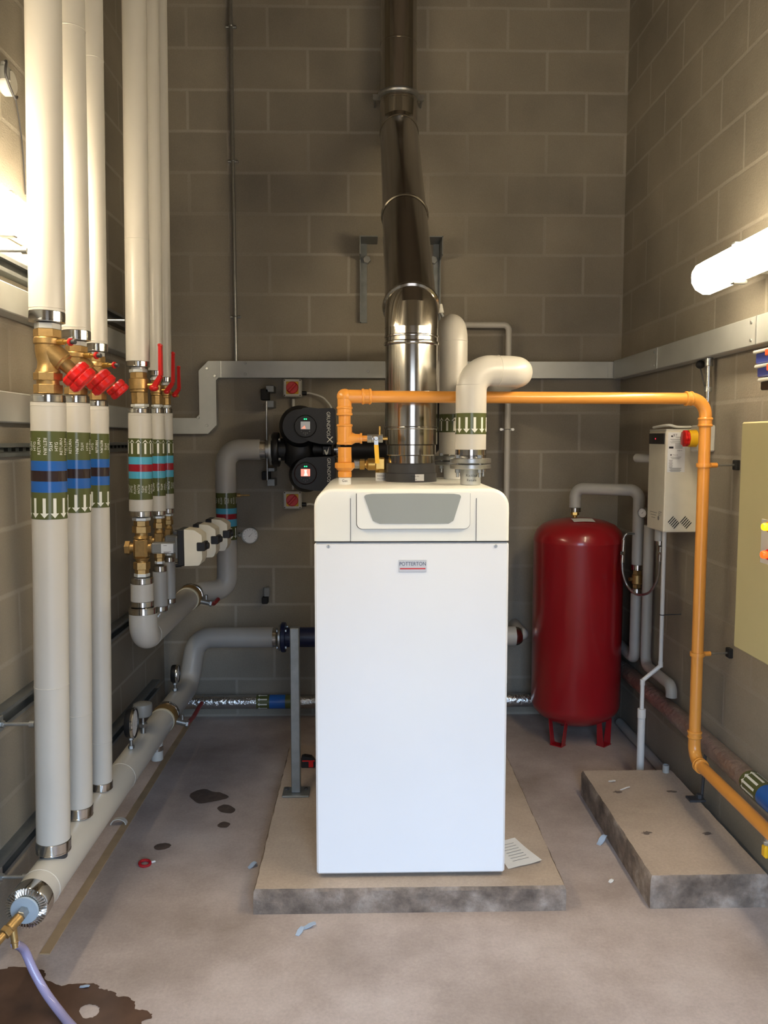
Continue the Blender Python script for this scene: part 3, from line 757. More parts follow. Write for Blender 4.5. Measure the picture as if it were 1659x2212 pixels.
for i, q in enumerate(FL):
    Y, r = q['Y'], q['r']
    U = line_fn(q['up'][0], 0, q['up'][1], 690, Y); L = line_fn(q['lo'][0], 900, q['lo'][1], 1100, Y)
    L2 = line_fn(q['lo'][0], 900, q['lo'][1] + .5, 1100, Y)
    t = thing('flow_riser', SIZES[i] + ' white lagged flow pipe rising above the red levers', 'pipe', U(q['uc'][1]), 'upper flow pipes')
    mb = MB(); mb.cyl(U(q['uc'][0]), up_to_ceiling(U, 690, 0, ZC - .002), r, n=40)
    if i == 0: mb.lathe([(r, -.001), (r + .001, 0), (r, .001)], U(519), (0, 0, 1), 40)
    mb.build('lagging', WHITE, t)
    collar(U(q['uc'][0]), U(q['uc'][1]), r + .001).build('end_band', CHROME, t)
    # ball valve
    a, b = U(q['uc'][1]), L(q['lc'][0]); H = (b - a).length; ax = (b - a).normalized(); a += ax * .0025; b -= ax * .0025; H -= .005; P = lambda f: a + ax * (H * f); k = r / .047
    v = thing('ball_valve', 'brass ball valve with a red lever under the ' + SIZES[i] + ' upper flow pipe', 'valve', b, 'ball valves on the flow pipes')
    mb = MB(); mb.hexn(P(.04), P(.12), .036 * k).hexn(P(.90), P(.97), .036 * k).cyl(P(0), P(.04), .028 * k, n=24).cyl(P(.97), P(1), .028 * k, n=24); mb.build('union_nut', PTFE, v)
    mb = MB()
    mb.cyl(P(.12), P(.28), .034 * k, n=8, bev=.002).cyl(P(.26), P(.56), .039 * k, n=36, bev=.005).cyl(P(.55), P(.60), .036 * k, n=36).cyl(P(.60), P(.90), .034 * k, n=8, bev=.003)
    mb.build('body', BRASS, v)
    (x0, y0), (x1, y1), (x2, y2) = LEV[i]
    l0, l1, l2 = atY(x0, y0, Y - .02), atY(x1, y1, Y - .02), atY(x2, y2, Y - .02)
    mb = MB(); mb.cyl(P(.44) + Vector((.03 * k, 0, 0)), Vector((l0.x + .004, Y, P(.44).z)), .010 * k + .002, n=20); mb.hexn(Vector((l0.x, Y - .005, l0.z)), Vector((l0.x + .016, Y - .005, l0.z)), .008); mb.build('stem', BRASSB, v)
    mb = MB(); mb.sphere(l0, .014 * k + .004, sq=.8)
    wv = Vector((0, 1, 0)) * (.010 * k + .003)
    for (pa, pb, ta, tb) in ((l0, l1, .010, .007), (l1, l2, .007, .0055)):
        dr = (pb - pa).normalized(); nx = dr.cross(Vector((0, 1, 0))).normalized()
        mb.prism([pa - nx * ta - wv, pa + nx * ta - wv, pb + nx * tb - wv, pb - nx * tb - wv], wv * 2)
    mb.box(l2 + Vector((0, 0, .004)), (.015, .026 * k + .006, .012), bev=.004)
    mb.build('lever', RED, v)
    # lower lagged length with its tape
    t = thing('flow_dropper', SIZES[i] + ' white lagged flow pipe with light blue and crimson tape', 'pipe', L(q['lb'][1]), 'taped flow pipes')
    mb = MB(); mb.cyl(L(q['lb'][0]), L(q['lc'][1]), r, n=40); mb.lathe([(r, -.001), (r + .001, 0), (r, .001)], L(q['lc'][1] + 5), (0, 0, 1), 40); mb.build('lagging', WHITE, t)
    collar(L(q['lc'][1]), L(q['lc'][0]), r - .001).build('end_band', CHROME, t)
    collar(L(q['lb'][0]), L(q['lb'][1]), r + .001).build('end_band', CHROME, t)
    p = L(q['band'][5]); st_ = [(L(y) - p).length for y in q['band'][::-1]]
    bo, a_, e1, e2, rr = band_part(t, p, L(q['band'][0]) - p, r, st_, [OLIVE, SKYT, CRIMT, SKYT, OLIVE])
    arrows(bo, p, a_, e1, e2, rr, st_[4] + .012, .058, 1, (11, 8, 7)[i], .1 + .2 * i, .95)
    pair_text(bo, p, a_, e1, e2, rr, (st_[0] + st_[1]) / 2, ('HTG', 'FLOW'), .0135, (10, 6, 6)[i], .25 + .2 * i, .0158)
    # three-port control valve with its actuator
    a, b = L2(q['lb'][1]), L2(q['vb']); H = (b - a).length; ax = (b - a).normalized(); P = lambda f: a + ax * (H * f)
    v = thing('control_valve', 'brass control valve with a cream actuator, ' + ('nearest' if i == 0 else 'middle' if i == 1 else 'farthest') + ' of the three on the flow pipes', 'valve', b, 'control valves on the flow pipes')
    mb = MB(); mb.hexn(P(.02), P(.07), .037 * k).hexn(P(.94), P(.995), .032 * k); mb.build('union_nut', PTFE, v)
    mb = MB(); mb.hexn(P(.07), P(.16), .031 * k).hexn(P(.16), P(.27), .037 * k).cyl(P(.26), P(.33), .026 * k, n=30)
    mb.cyl(P(.31), P(.36), .026 * k, .033 * k, n=30).box(P(.52), (.058 * k, .06 * k, H * .34), bev=.01 * k).cyl(P(.68), P(.73), .033 * k, .026 * k, n=30)
    mb.cyl(P(.72), P(.76), .024 * k, n=30).hexn(P(.75), P(.87), .034 * k).hexn(P(.87), P(.95), .029 * k)
    c = P(.52)
    mb.cyl(c, c + Vector((.055 * k, 0, 0)), .022 * k, n=30)
    mb.build('body', BRASS, v)
    mb = MB(); mb.cyl(c - Vector((.028 * k, 0, 0)), c - Vector((.045 * k, 0, 0)), .020 * k, n=30).hexn(c - Vector((.045 * k, 0, 0)), c - Vector((.066 * k, 0, 0)), .030 * k); mb.build('plug', BRASS, v)
    xA, yT, yB_ = ACT[i]; A0 = atY(xA, (yT + yB_) / 2, Y - .02); zt, zb = atY(xA, yT, Y - .05).z, atY(xA, yB_, Y - .05).z; hz = zt - zb; zc_ = (zt + zb) / 2
    nx0 = c.x + .05 * k; nx1 = A0.x
    mb = MB(); mb.box(((nx0 + nx1) / 2, Y - .012, c.z + .002), (nx1 - nx0 + .006, .05, .045), bev=.006).box((nx1 - .006, Y - .012, c.z + .004), (.012, .072, .088), bev=.003)
    nk = mb.build('neck', GREYP, v)
    mb = MB(); mb.use(0).box(((nx0 * .42 + nx1 * .58), Y - .0385, c.z + .002), (.05, .002, .038))
    mb.use(1)
    for j, (w_, zz) in enumerate(((.014, .014), (.03, -.012), (.022, -.016))): mb.box((nx0 * .42 + nx1 * .58 - .015 + w_ / 2, Y - .0398, c.z + zz), (w_, .0006, .002))
    mb.build('label', [PAPER, INKG], nk)
    mb = MB(); mb.box((A0.x + .014, Y - .012, zc_), (.028, .105, hz), bev=.004); mb.build('actuator_base', BLACK, v)
    # cover with a chamfered top and bottom end
    x0_, x1_ = A0.x + .028, A0.x + .10
    lp = rounded([(x0_, zb), (x1_ - .012, zb + .002), (x1_, zb + hz * .18), (x1_, zt - hz * .16), (x1_ - .03, zt - .004), (x0_, zt)], [.002, .012, .012, .012, .012, .002])
    mb = MB(); mb.prism([(x, Y - .062, z) for x, z in lp], (0, .10, 0)); mb.build('actuator_cover', CREAM, v)
    mb = MB(); mb.box((x1_ - .004, Y - .03, zc_ + .004), (.034, .072, .036), bev=.003).cyl((x1_ + .006, Y - .02, zc_ + .004), (x1_ + .022, Y - .02, zc_ + .004), .014, n=24, bev=.003); mb.build('hand_crank', BLACK, v)
    mb = MB(); mb.cyl((A0.x + .01, Y - .04, zb + .004), (A0.x - .012, Y - .04, zb + .002), .011, n=20); mb.build('cable_gland', BLACK, v)
    # stub below the valve
    if i > 0:
        lo_, hi_ = q['se'][1] - 60, q['se'][1] + 60
        for _ in range(30):
            m_ = (lo_ + hi_) / 2
            if L2(m_).z > FHZ + FHR + .0015: lo_ = m_
            else: hi_ = m_
        yb_ = min(q['se'][1], lo_); q['se'] = (yb_ - (q['se'][1] - q['se'][0]), yb_)
        zt_ = L2(q['sc'][0]); bt = Vector((FHX, Y, FHZ + FHR - .012))
        s2 = thing('flow_tail', 'short white lagged pipe from the ' + ('middle' if i == 1 else 'farthest') + ' control valve down to the flow header', 'pipe', bt, 'flow tails')
        e_ = L2(q['se'][1]); MB().cyl(L2(q['se'][0]), L2(q['sc'][1]), r, n=40).build('lagging', GREYPVC, s2)
        collar(L2(q['sc'][1]), zt_, r - .001).build('end_band', CHROME, s2); collar(L2(q['se'][0]), e_, r + .001).build('end_band', CHROME, s2)
L2 = line_fn(302.6, 900, 305, 1100, 3.41); q = FL[0]
s2 = thing('flow_tail', 'short white lagged sleeve with steel bands under the nearest control valve', 'pipe', L2(1310), 'flow tails')
MB().cyl(L2(1297), L2(1260), .0465, n=40).build('lagging', WHITE, s2)
collar(L2(1260), L2(1247), .046).build('end_band', CHROME, s2); collar(L2(1297), L2(1309), .0478).build('end_band', CHROME, s2)
t = thing('flow_header', 'white lagged flow header with a rounded elbow under the brass control valves', 'pipe', (FHX, 3.41, FHZ))
pz = L2(1324).z
mb = MB(); path = fillet([(FHX, 3.41, pz), (FHX, 3.41, FHZ), (FHX, 4.239, FHZ)], .066, 12); mb.tube(path, FHR, 48)
mb.lathe([(FHR, -.001), (FHR + .0012, 0), (FHR, .001)], (FHX, 3.48, FHZ), (0, 1, 0), 48)
mb.build('lagging', WHITE, t)
collar((FHX, 3.41, pz - .002), (FHX, 3.41, L2(1310).z), FHR + .001).build('end_band', CHROME, t)
for q in FL[1:]: MB().cyl((FHX, q['Y'], FHZ + .035), (line_fn(q['lo'][0], 900, q['lo'][1] + .5, 1100, q['Y'])(q['se'][1]).x, q['Y'], line_fn(q['lo'][0], 900, q['lo'][1] + .5, 1100, q['Y'])(q['se'][1]).z - .0025), q['r'] - .006, n=28).build('branch', GREYPVC, t)

def line_valve(label, c, lever_to, lever_mat):
    """butterfly valve clamped into a lagged header that runs along Y"""
    c = Vector(c); R = FHR
    v = thing('butterfly_valve', label, 'valve', c, 'butterfly valves on the headers')
    mb = MB(); mb.lathe([(R * .9, -.06), (R + .004, -.06), (R + .006, -.052), (R + .006, -.046), (R * .9, -.046)], c, (0, 1, 0), 48); mb.build('gasket', GASKET, v)
    mb = MB(); mb.lathe([(0, -.05), (R - .004, -.05), (R + .008, -.03), (R + .008, .02), (R - .004, .035), (0, .035)], c, (0, 1, 0), 16); mb.build('body', BRASS, v)
    mb = MB(); mb.lathe([(R - .01, .03), (R + .006, .034), (R + .010, .05), (R + .006, .062), (R - .01, .064)], c, (0, 1, 0), 20); mb.build('clamp_ring', CHROME, v)
    mb = MB(); s = c + Vector((R, 0, -.018)); mb.cyl(s, s + Vector((.05, 0, -.012)), .014, n=20).hexn(s + Vector((.05, 0, -.012)), s + Vector((.062, 0, -.015)), .018); mb.cyl(s + Vector((.03, .01, .004)), s + Vector((.03, .01, .03)), .009, n=16)
    mb.build('stem', STEEL, v)
    l0 = s + Vector((.055, 0, -.012)); l2 = Vector(lever_to); l1 = l0.lerp(l2, .4) + Vector((.0, 0, -.012))
    mb = MB(); mb.tube(fillet([l0, l1, l2], .04, 5), .011, 12); mb.build('lever', lever_mat, v)
line_valve('brass butterfly valve with a red lever on the flow header by the back corner', (FHX, 4.30, FHZ), (-.80, 4.42, .79), DRED)
line_valve('brass butterfly valve with a red lever on the low return header', (HX, 4.00, HZ), (-.90, 4.42, .215), DRED)

# flow pipe from the butterfly valve up to the pump
PY = 4.55; PZ = atY(560, 971, PY).z; RX = -.77
t = thing('pump_feed_pipe', 'grey lagged pipe with blue and crimson tape climbing the back wall to the pump', 'pipe', (RX, PY, FHZ))
pf = atY(563, 971, PY)
mb = MB(); mb.tube(fillet([(FHX, 4.3665, FHZ), (FHX, 4.43, FHZ), (RX, PY, FHZ), (RX, PY, PZ), (pf.x, PY, PZ)], [.05, .075, .085], 10), .0565, 44); mb.build('lagging', GREYPVC, t)
collar((pf.x - .004, PY, PZ), (pf.x + .03, PY, PZ), .056).build('end_band', CHROME, t)
p = atY(488, 1165, PY); p.x = RX; ys = (1165, 1136, 1120.5, 1109, 1097, 1064)
st_ = [(atY(488, y, PY).z - p.z) for y in ys]
bo, a, e1, e2, rr = band_part(t, p, (0, 0, 1), .0565, st_, [OLIVE, SKYT, CRIMT, SKYT, OLIVE])
arrows(bo, p, a, e1, e2, rr, .008, .058, -1, 12, .1); pair_text(bo, p, a, e1, e2, rr, (st_[4] + st_[5]) / 2, ('HTG', 'FLOW'), .0135, 10, .2, .016)
g = atY(540, 1157, PY - .05)
def dial(name_label, c, face, stem_to, R, body=STEEL, group=None, blackb=False):
    """round gauge, dial facing along 'face'"""
    c = Vector(c); f = Vector(face).normalized(); stem_to = Vector(stem_to)
    v = thing('pressure_gauge', name_label, 'gauge', stem_to, group)
    MB().lathe([(0, -.03), (R * .92, -.03), (R, -.022), (R, .004), (R * .93, .006), (R * .9, 0), (0, 0)], c, f, 40).build('case', BLACK if blackb else body, v)
    MB().lathe([(R * .88, .0), (R * .99, .006), (R * 1.03, .002), (R * 1.02, -.006), (R * .95, -.006)], c, f, 40).build('bezel', CHROME, v)
    a, e1, e2 = frame(f, (0, 0, 1)); mb = MB(); mb.use(0).lathe([(0, .0008), (R * .88, .0008)], c, f, 40)
    mb.use(1)
    for k in range(11):
        th = -2.2 + 4.4 * k / 10; d1 = e1 * math.cos(th) + e2 * math.sin(th); s_ = d1.cross(a)
        mb.add([c + a * .0014 + d1 * R * .66 + s_ * .0007, c + a * .0014 + d1 * R * .8 + s_ * .0007, c + a * .0014 + d1 * R * .8 - s_ * .0007, c + a * .0014 + d1 * R * .66 - s_ * .0007], [[0, 1, 2, 3]])
    nd = e1 * math.cos(-.75) + e2 * math.sin(-.75); s_ = nd.cross(a)
    mb.add([c + a * .002 - nd * R * .2 + s_ * .0012, c + a * .002 + nd * R * .6, c + a * .002 - nd * R * .2 - s_ * .0012], [[0, 1, 2]])
    mb.build('dial', [PAPER, INK], v)
    dr = (stem_to - (c - f * .015)); n = dr.normalized()
    mb = MB(); st0 = c - f * .015 + n * R * .9; mb.cyl(st0, stem_to, .007, n=18); mb.hexn(st0 + n * .004, st0 + n * .016, .012).hexn(stem_to - n * .016, stem_to - n * .001, .013); mb.build('stem', BRASSB if body is BRASSB else STEEL, v)
dial('round pressure gauge with a white dial facing out beside the taped pump pipe', g, (0, -1, 0), (RX + .066, PY, g.z), .046)
sp = atY(515, 1070, PY)
solo('sensor_probe', MB().cyl((RX + .0605, PY, sp.z), (RX + .08, PY, sp.z), .011, n=18).cyl((RX + .078, PY, sp.z), (RX + .13, PY, sp.z), .005, n=14), BRASS, 'small brass sensor probe in the side of the taped pump pipe', 'sensor', (RX + .055, PY, sp.z))

# gauges on the return header
zt = HZ + HR
dial('black gauge seen edge-on on the return header in front of the thermostat', (HX + .015, 3.43, .452), (1, .05, 0), (HX - .0, 3.43, zt + .0006), .063, blackb=True, group='gauges on the return header')
dial('small gauge seen edge-on on the far part of the return header', (HX + .015, 4.24, .432), (1, .05, 0), (HX, 4.24, zt + .0006), .047, blackb=True, group='gauges on the return header')
t = thing('thermostat', 'grey round thermostat head on a steel stem on the return header', 'thermostat', (HX, 3.62, zt))
MB().cyl((HX, 3.62, zt + .0006), (HX, 3.62, zt + .05), .011, n=18).hexn((HX, 3.62, zt + .03), (HX, 3.62, zt + .045), .02).cyl((HX, 3.62, zt + .05), (HX, 3.62, zt + .085), .006, n=14).build('stem', STEEL, t)
MB().lathe([(0, 0), (.036, 0), (.040, .005), (.043, .045), (.040, .055), (.034, .058), (0, .06)], (HX, 3.62, zt + .08), n=36).build('head', GREYP, t)
MB().cyl((HX - .038, 3.62, zt + .105), (HX - .065, 3.62, zt + .10), .011, n=18).build('cable_gland', LGREY, t)

# return rise and the run to the dirt separator
LZ = atY(520, 1377, 4.58).z; LY = 4.58
t = thing('return_pipe', 'grey lagged return pipe rising from the low header to the back wall', 'pipe', (HX, 4.06, HZ))
pe = atY(590, 1377, LY)
mb = MB(); mb.tube(fillet([(HX, 4.0655, HZ), (HX + .005, 4.54, HZ), (-.955, LY + .005, LZ), (pe.x, LY, LZ)], [.10, .10], 12), .0575, 44); mb.build('lagging', GREYPVC, t)
collar((pe.x - .003, LY, LZ), (pe.x + .02, LY, LZ), .053).build('end_band', CHROME, t)
# blue separator behind the boiler
t = thing('dirt_separator', 'dark blue flanged vessel on the low return pipe behind the boiler', 'separator', (-.3, LY, LZ))
fx = atY(612, 1377, LY).x
mb = MB(); mb.cyl((fx - .026, LY, LZ), (fx - .012, LY, LZ), .075, n=36, bev=.002); mb.build('counter_flange', STEEL, t)
mb = MB(); mb.cyl((fx - .010, LY, LZ), (fx + .014, LY, LZ), .085, n=40, bev=.003).cyl((fx + .01, LY, LZ), (-.16, LY, LZ), .056, n=36)
mb.lathe([(0, -.19), (.03, -.19), (.06, -.165), (.095, -.12), (.1, -.08), (.1, .09), (.09, .12), (.05, .14), (0, .145)], (-.14, LY, LZ), n=40)
mb.cyl((-.16, LY, LZ), (.1, LY, LZ), .056, n=36).cyl((.08, LY, LZ), (.10, LY, LZ), .085, n=40, bev=.003)
mb.build('body', NAVY, t)
for k in range(4):
    th = PI / 4 + PI / 2 * k; yy, zz = LY + .067 * math.cos(th), LZ + .067 * math.sin(th)
    MB().hexn((fx - .034, yy, zz), (fx - .026, yy, zz), .010).hexn((fx + .014, yy, zz), (fx + .024, yy, zz), .010).cyl((fx - .03, yy, zz), (fx + .02, yy, zz), .006, n=12).build('bolt', STEEL, t)
# pipe beyond it, to the right of the boiler
t = thing('separator_outlet_pipe', 'white lagged pipe stub with a steel band between the boiler and the red vessel', 'pipe', (.8, LY, LZ))
xa, xb, xc = atY(1113, 1380, LY).x, atY(1127, 1380, LY).x, atY(1150, 1380, LY).x
MB().cyl((.105, LY, LZ), (xa, LY, LZ), .055, n=40).build('lagging', GREYPVC, t)
MB().lathe([(0, 0), (.054, 0), (.050, .02), (.036, xb - xa), (0, xb - xa)], (xa, LY, LZ), (1, 0, 0), 40).build('reducer', CHROME, t)
MB().tube(fillet([(xb, LY, LZ + .012), (.886, LY, LZ + .012), (.886, YB - .003, LZ + .012)], .036, 8), .034, 36).build('outlet', GREYPVC, t)

# foil-lagged cold pipe low on the back wall
FYY = 4.74; FZ = atY(520, 1516, FYY).z
t = thing('foil_pipe', 'foil-wrapped pipe with blue tape low along the back wall', 'pipe', (.0, FYY, FZ))
x0_, x1_ = atY(360, 1516, FYY).x, atY(1150, 1516, FYY).x
mb = MB(); mb.cyl((x0_, FYY, FZ), (x1_ + .05, FYY, FZ), .040, n=40); mb.build('foil_wrap', FOIL, t)
xb0, xb1, xb2, xb3 = [atY(x, 1516, FYY).x for x in (555, 583, 617, 633)]
mb = MB(); mb.use(0).lathe([(.0412, 0), (.0412, xb1 - xb0)], (xb0, FYY, FZ), (1, 0, 0), 40); mb.use(1).lathe([(.0412, 0), (.0412, xb2 - xb1)], (xb1, FYY, FZ), (1, 0, 0), 40); mb.use(0).lathe([(.0412, 0), (.0412, xb3 - xb2)], (xb2, FYY, FZ), (1, 0, 0), 40)
bo = mb.build('identification_band', [OLIVE, BLUET], t)
a, e1, e2 = frame((1, 0, 0), (0, -1, 0)); arrows(bo, Vector((xb0, FYY, FZ)), a, e1, e2, .0412, .008, .055, -1, 9, .1, .8)

# ------------------------------------------------------------------ twin pump
X0, X1 = atY(590, 975, PY).x, atY(722, 975, PY).x
t = thing('twin_pump', 'black twin-head circulating pump with two lit displays on the back wall', 'pump', ((X0 + X1) / 2, PY, PZ))
mb = MB(); mb.cyl((X0, PY, PZ), (X0 + .035, PY, PZ), .095, n=44, bev=.004); mb.cyl((X1 - .03, PY, PZ), (X1, PY, PZ), .09, n=44, bev=.004)
mb.cyl((X0 + .03, PY, PZ), (X1 - .02, PY, PZ), .062, n=40)
for zz, kk in ((.125, 1.), (-.135, .84)): mb.lathe([(0, -.10), (.09 * kk, -.10), (.112 * kk, -.07), (.112 * kk, .05), (.09 * kk, .09), (0, .09)], ((X0 + X1) / 2 + (-.012 if kk == 1 else .02), PY - .02, PZ + zz), (0, 1, 0), 48)
mb.box(((X0 + X1) / 2 - .02, PY - .01, PZ), (.16, .15, .2), bev=.03)
mb.build('volute', BLACK, t, 50)
YH = PY - .19
px = lambda cx_, cy_: atY(cx_ / 5.53 + 560, cy_ / 5.531 + 800, YH)
H1 = [(905, 450), (700, 455), (600, 442), (520, 450), (455, 500), (420, 570), (415, 650), (440, 735), (510, 805), (610, 852), (720, 878), (905, 888)]
H2 = [(905, 1030), (560, 1040), (480, 1075), (432, 1130), (416, 1210), (430, 1300), (470, 1370), (530, 1410), (620, 1435), (740, 1440), (905, 1436)]
for Hh, tone, scr, leds, txt in ((H1, 'grey', (495, 612, 608, 705), ((540, 582), (562, 582)), (825, 640)), (H2, 'pink', (498, 1178, 608, 1265), ((543, 1148), (566, 1148)), (830, 1190))):
    lp = [px(*q_) for q_ in Hh]; lp2 = rounded([(v.x, v.z) for v in lp], .012, 4)
    mb = MB(); mb.prism([(x, YH, z) for x, z in lp2], (0, .11, 0))
    hd_ = mb.build('pump_head', BLACK, t, 50)
    cx_, cz_ = px((scr[0] + scr[2]) / 2, (scr[1] + scr[3]) / 2 + 10).x, px((scr[0] + scr[2]) / 2, (scr[1] + scr[3]) / 2 + 10).z
    MB().lathe([(.055, .0), (.058, -.004), (.060, -.002), (.060, .004)], (cx_, YH, cz_), (0, 1, 0), 44).build('control_ring', BLACK, hd_)
    a, b = px(scr[0], scr[1]), px(scr[2], scr[3])
    sm = mat('screen_' + tone, (150, 150, 150) if tone == 'grey' else (190, 120, 110), .2, emit=(170, 168, 164) if tone == 'grey' else (255, 150, 130), es=.42 if tone == 'grey' else 1.1)
    s_ = MB().box(((a.x + b.x) / 2, YH - .003, (a.z + b.z) / 2), (b.x - a.x, .006, a.z - b.z), bev=.001).build('display', sm, hd_)
    mb = MB()
    wd, hh = b.x - a.x, a.z - b.z
    if tone == 'grey': mb.prism([(a.x + wd * .06, YH - .0064, b.z + hh * .08), (a.x + wd * .55, YH - .0064, b.z + hh * .08), (a.x + wd * .42, YH - .0064, b.z + hh * .5), (a.x + wd * .25, YH - .0064, b.z + hh * .3)], (0, .0006, 0))
    else: mb.prism([(a.x + wd * .3, YH - .0064, b.z + hh * .05), (a.x + wd * .75, YH - .0064, b.z + hh * .05), (a.x + wd * .62, YH - .0064, b.z + hh * .55), (a.x + wd * .66, YH - .0064, b.z + hh * .9), (a.x + wd * .36, YH - .0064, b.z + hh * .9), (a.x + wd * .42, YH - .0064, b.z + hh * .5)], (0, .0006, 0))
    mb.build('screen_mark', mat('screen_mark_' + tone, (230, 170, 150), .3, emit=(255, 150, 120) if tone == 'grey' else (255, 232, 214), es=.8 if tone == 'grey' else 1.3), s_)
    for q_ in leds:
        c = px(*q_); MB().cyl((c.x, YH + .001, c.z), (c.x, YH - .003, c.z), .0035, n=14).build('green_led', mat('green_led', (30, 200, 110), .3, emit=(40, 255, 150), es=2.2), hd_)
    mb = MB()
    for q_ in ((scr[0] + 8, scr[3] + 22), (scr[2] - 5, scr[3] + 22), ((scr[0] + scr[2]) / 2 - 22, scr[3] + 44), ((scr[0] + scr[2]) / 2, scr[3] + 44), ((scr[0] + scr[2]) / 2 + 22, scr[3] + 44), ((scr[0] + scr[2]) / 2, scr[3] + 64)):
        c = px(*q_); mb.cyl((c.x, YH + .001, c.z), (c.x, YH - .002, c.z), .0028, n=10)
    mb.build('button', INKG, hd_)
    mb = MB(); c = px(*txt); flat_text(mb, 'GRUNDFOS', (c.x, YH - .0015, c.z), (0, 0, -1), (1, 0, 0), .0262, .92)
    if tone == 'grey':
        c = px(843, 827); R_ = .021                       # the maker's crossed-ribbon mark
        for dx, dz in ((1, 1), (1, -1)):
            u = Vector((dx, 0, dz)).normalized(); n_ = Vector((-u.z, 0, u.x)) * .003
            mb.add([Vector((c.x, YH - .0015, c.z)) + u * R_ + n_, Vector((c.x, YH - .0015, c.z)) + u * R_ - n_, Vector((c.x, YH - .0015, c.z)) - u * R_ - n_ * .6, Vector((c.x, YH - .0015, c.z)) - u * R_ + n_ * .6], [[0, 1, 2, 3]])
    mb.build('lettering', PRINT, hd_)
mb = MB(); c = px(800, 965); mb.poly([(px(q_[0], q_[1]).x, PY - .115, px(q_[0], q_[1]).z) for q_ in ((765, 955), (782, 950), (795, 985), (815, 940), (830, 905), (815, 990), (800, 1015), (785, 1010))])
mb.build('flow_mark', PRINT, t)
MB().box((px(800, 960).x, PY - .10, px(800, 960).z), (.05, .028, .05), bev=.004).build('mark_plate', BLACK, t)
for fxx in (X0 + .017,):
    for k in range(4):
        th = PI / 4 + PI / 2 * k; yy, zz = PY + .074 * math.cos(th), PZ + .074 * math.sin(th)
        MB().hexn((fxx - .028, yy, zz), (fxx - .017, yy, zz), .010).cyl((fxx - .02, yy, zz), (fxx + .03, yy, zz), .006, n=12).hexn((fxx + .018, yy, zz), (fxx + .03, yy, zz), .010).build('bolt', STEEL, t)
MB().cyl((pf.x + .0312, PY, PZ), (X0 - .001, PY, PZ), .05, n=40).lathe([(.05, 0), (.085, 0), (.085, .012), (.05, .012)], (X0 - .016, PY, PZ), (1, 0, 0), 40).build('inlet_flange', STEEL, t)
MB().cyl((X1, PY, PZ), (X1 + .035, PY, PZ), .052, n=40).build('outlet_collar', CHROME, t)
# dark lagged pipe leaving the pump behind the flue
solo('pump_outlet_pipe', MB().tube(fillet([(X1 + .036, PY, PZ), (.33, PY, PZ), (.365, PY, PZ + .035), (.365, PY, PZ + .298)], [.05, .04], 6), .055, 40), BLACK, 'black lagged pipe from the pump passing behind the shiny flue', 'pipe', (X1, PY, PZ))
# pipe hanger frame left of the pump
t = thing('pipe_hanger', 'steel rod and plates holding the pump pipe to the back wall', 'bracket', (pf.x, YB, PZ))
hx = atY(578, 900, 4.72).x
zz = lambda y: atY(578, y, 4.74).z
for ya, yb in ((834, 848), (866, 881), (1010, 1018), (1034, 1049)):
    MB().box((hx + .018, 4.75, (zz(ya) + zz(yb)) / 2), (.044, .12, zz(ya) - zz(yb)), bev=.002).build('plate', GALVD, t)
for ya, yb in ((841, 865), (1018, 1036)): MB().box((hx - .012, 4.73, (zz(ya) + zz(yb)) / 2), (.045, .08, zz(ya) - zz(yb)), bev=.004).build('rubber_block', RUBBER, t)
MB().cyl((hx, 4.67, zz(868)), (hx, 4.67, zz(1036)), .006, n=12).build('rod', STEEL, t)

# isolators with red switches on the back wall
def isolator(label, cx_, cy_):
    c = atY(cx_, cy_, YB - .06); t = thing('rotary_isolator', label, 'switch', (c.x, YB, c.z), 'isolators by the pump')
    y0 = YB - .075
    MB().box((c.x, (y0 + YB) / 2, c.z), (.105, YB - y0, .102), bev=.006).build('enclosure', LGREY, t)
    MB().box((c.x, y0 - .002, c.z), (.070, .005, .070), bev=.002).build('yellow_plate', YELLOW, t)
    mb = MB(); mb.cyl((c.x, y0 - .004, c.z), (c.x, y0 - .016, c.z), .0345, n=36, bev=.003).box((c.x, y0 - .022, c.z), (.016, .014, .062), Matrix.Rotation(.75, 3, 'Y'), bev=.003); mb.build('switch_knob', RED, t)
    for sx in (-1, 1):
        for sz in (-1, 1): MB().cyl((c.x + sx * .044, y0 - .002, c.z + sz * .043), (c.x + sx * .044, y0 + .002, c.z + sz * .043), .0035, n=12).build('screw', SEAM, t)
    MB().cyl((c.x + .052, YB - .04, c.z - .028), (c.x + .078, YB - .04, c.z - .028), .012, n=18).build('cable_gland', BLACK, t)
    return c
c1 = isolator('red and yellow isolator just below the trunking, above the pump', 632, 838)
c2 = isolator('red and yellow isolator below the pump, left of the boiler', 632, 1080)
WIRE = mat('white_cable', (206, 204, 196), .5)
pA = Vector((c1.x + .0812, YB - .04, c1.z - .028)); pe_ = atY(716, 882, YB - .04)
solo('switch_cable', MB().tube(spline([pA, atY(672, 850, YB - .04), atY(694, 857, YB - .04), atY(707, 868, YB - .04), pe_, atY(718, 900, YB - .06)]), .0055, 12), WIRE, 'white cable curving from the upper isolator to the pump', 'cable', pA)
pA = Vector((c2.x + .0812, YB - .04, c2.z - .028))
solo('switch_cable', MB().tube(spline([pA, atY(672, 1089, YB - .04), atY(700, 1094, YB - .05), atY(720, 1085, YB - .06)]), .0055, 12), WIRE, 'white cable from the lower isolator going behind the boiler', 'cable', pA)
for (ca, y0_, y1_, lb) in ((c1, 862, 898, 'short white flexible conduit under the upper isolator'), (c2, 985, 1058, 'thin white cable drop above the lower isolator')):
    pa, pb = atY(633, y0_, YB - .025), atY(634, y1_, YB - .025); pa.x = ca.x; pb.x = ca.x
    mb = MB(); mb.cyl(pa, pb, .006, n=14)
    if ca is c1: mb.cyl(pa, pa.lerp(pb, .4), .009, n=14)
    solo('cable_drop', mb, WIRE, lb, 'cable', pb)
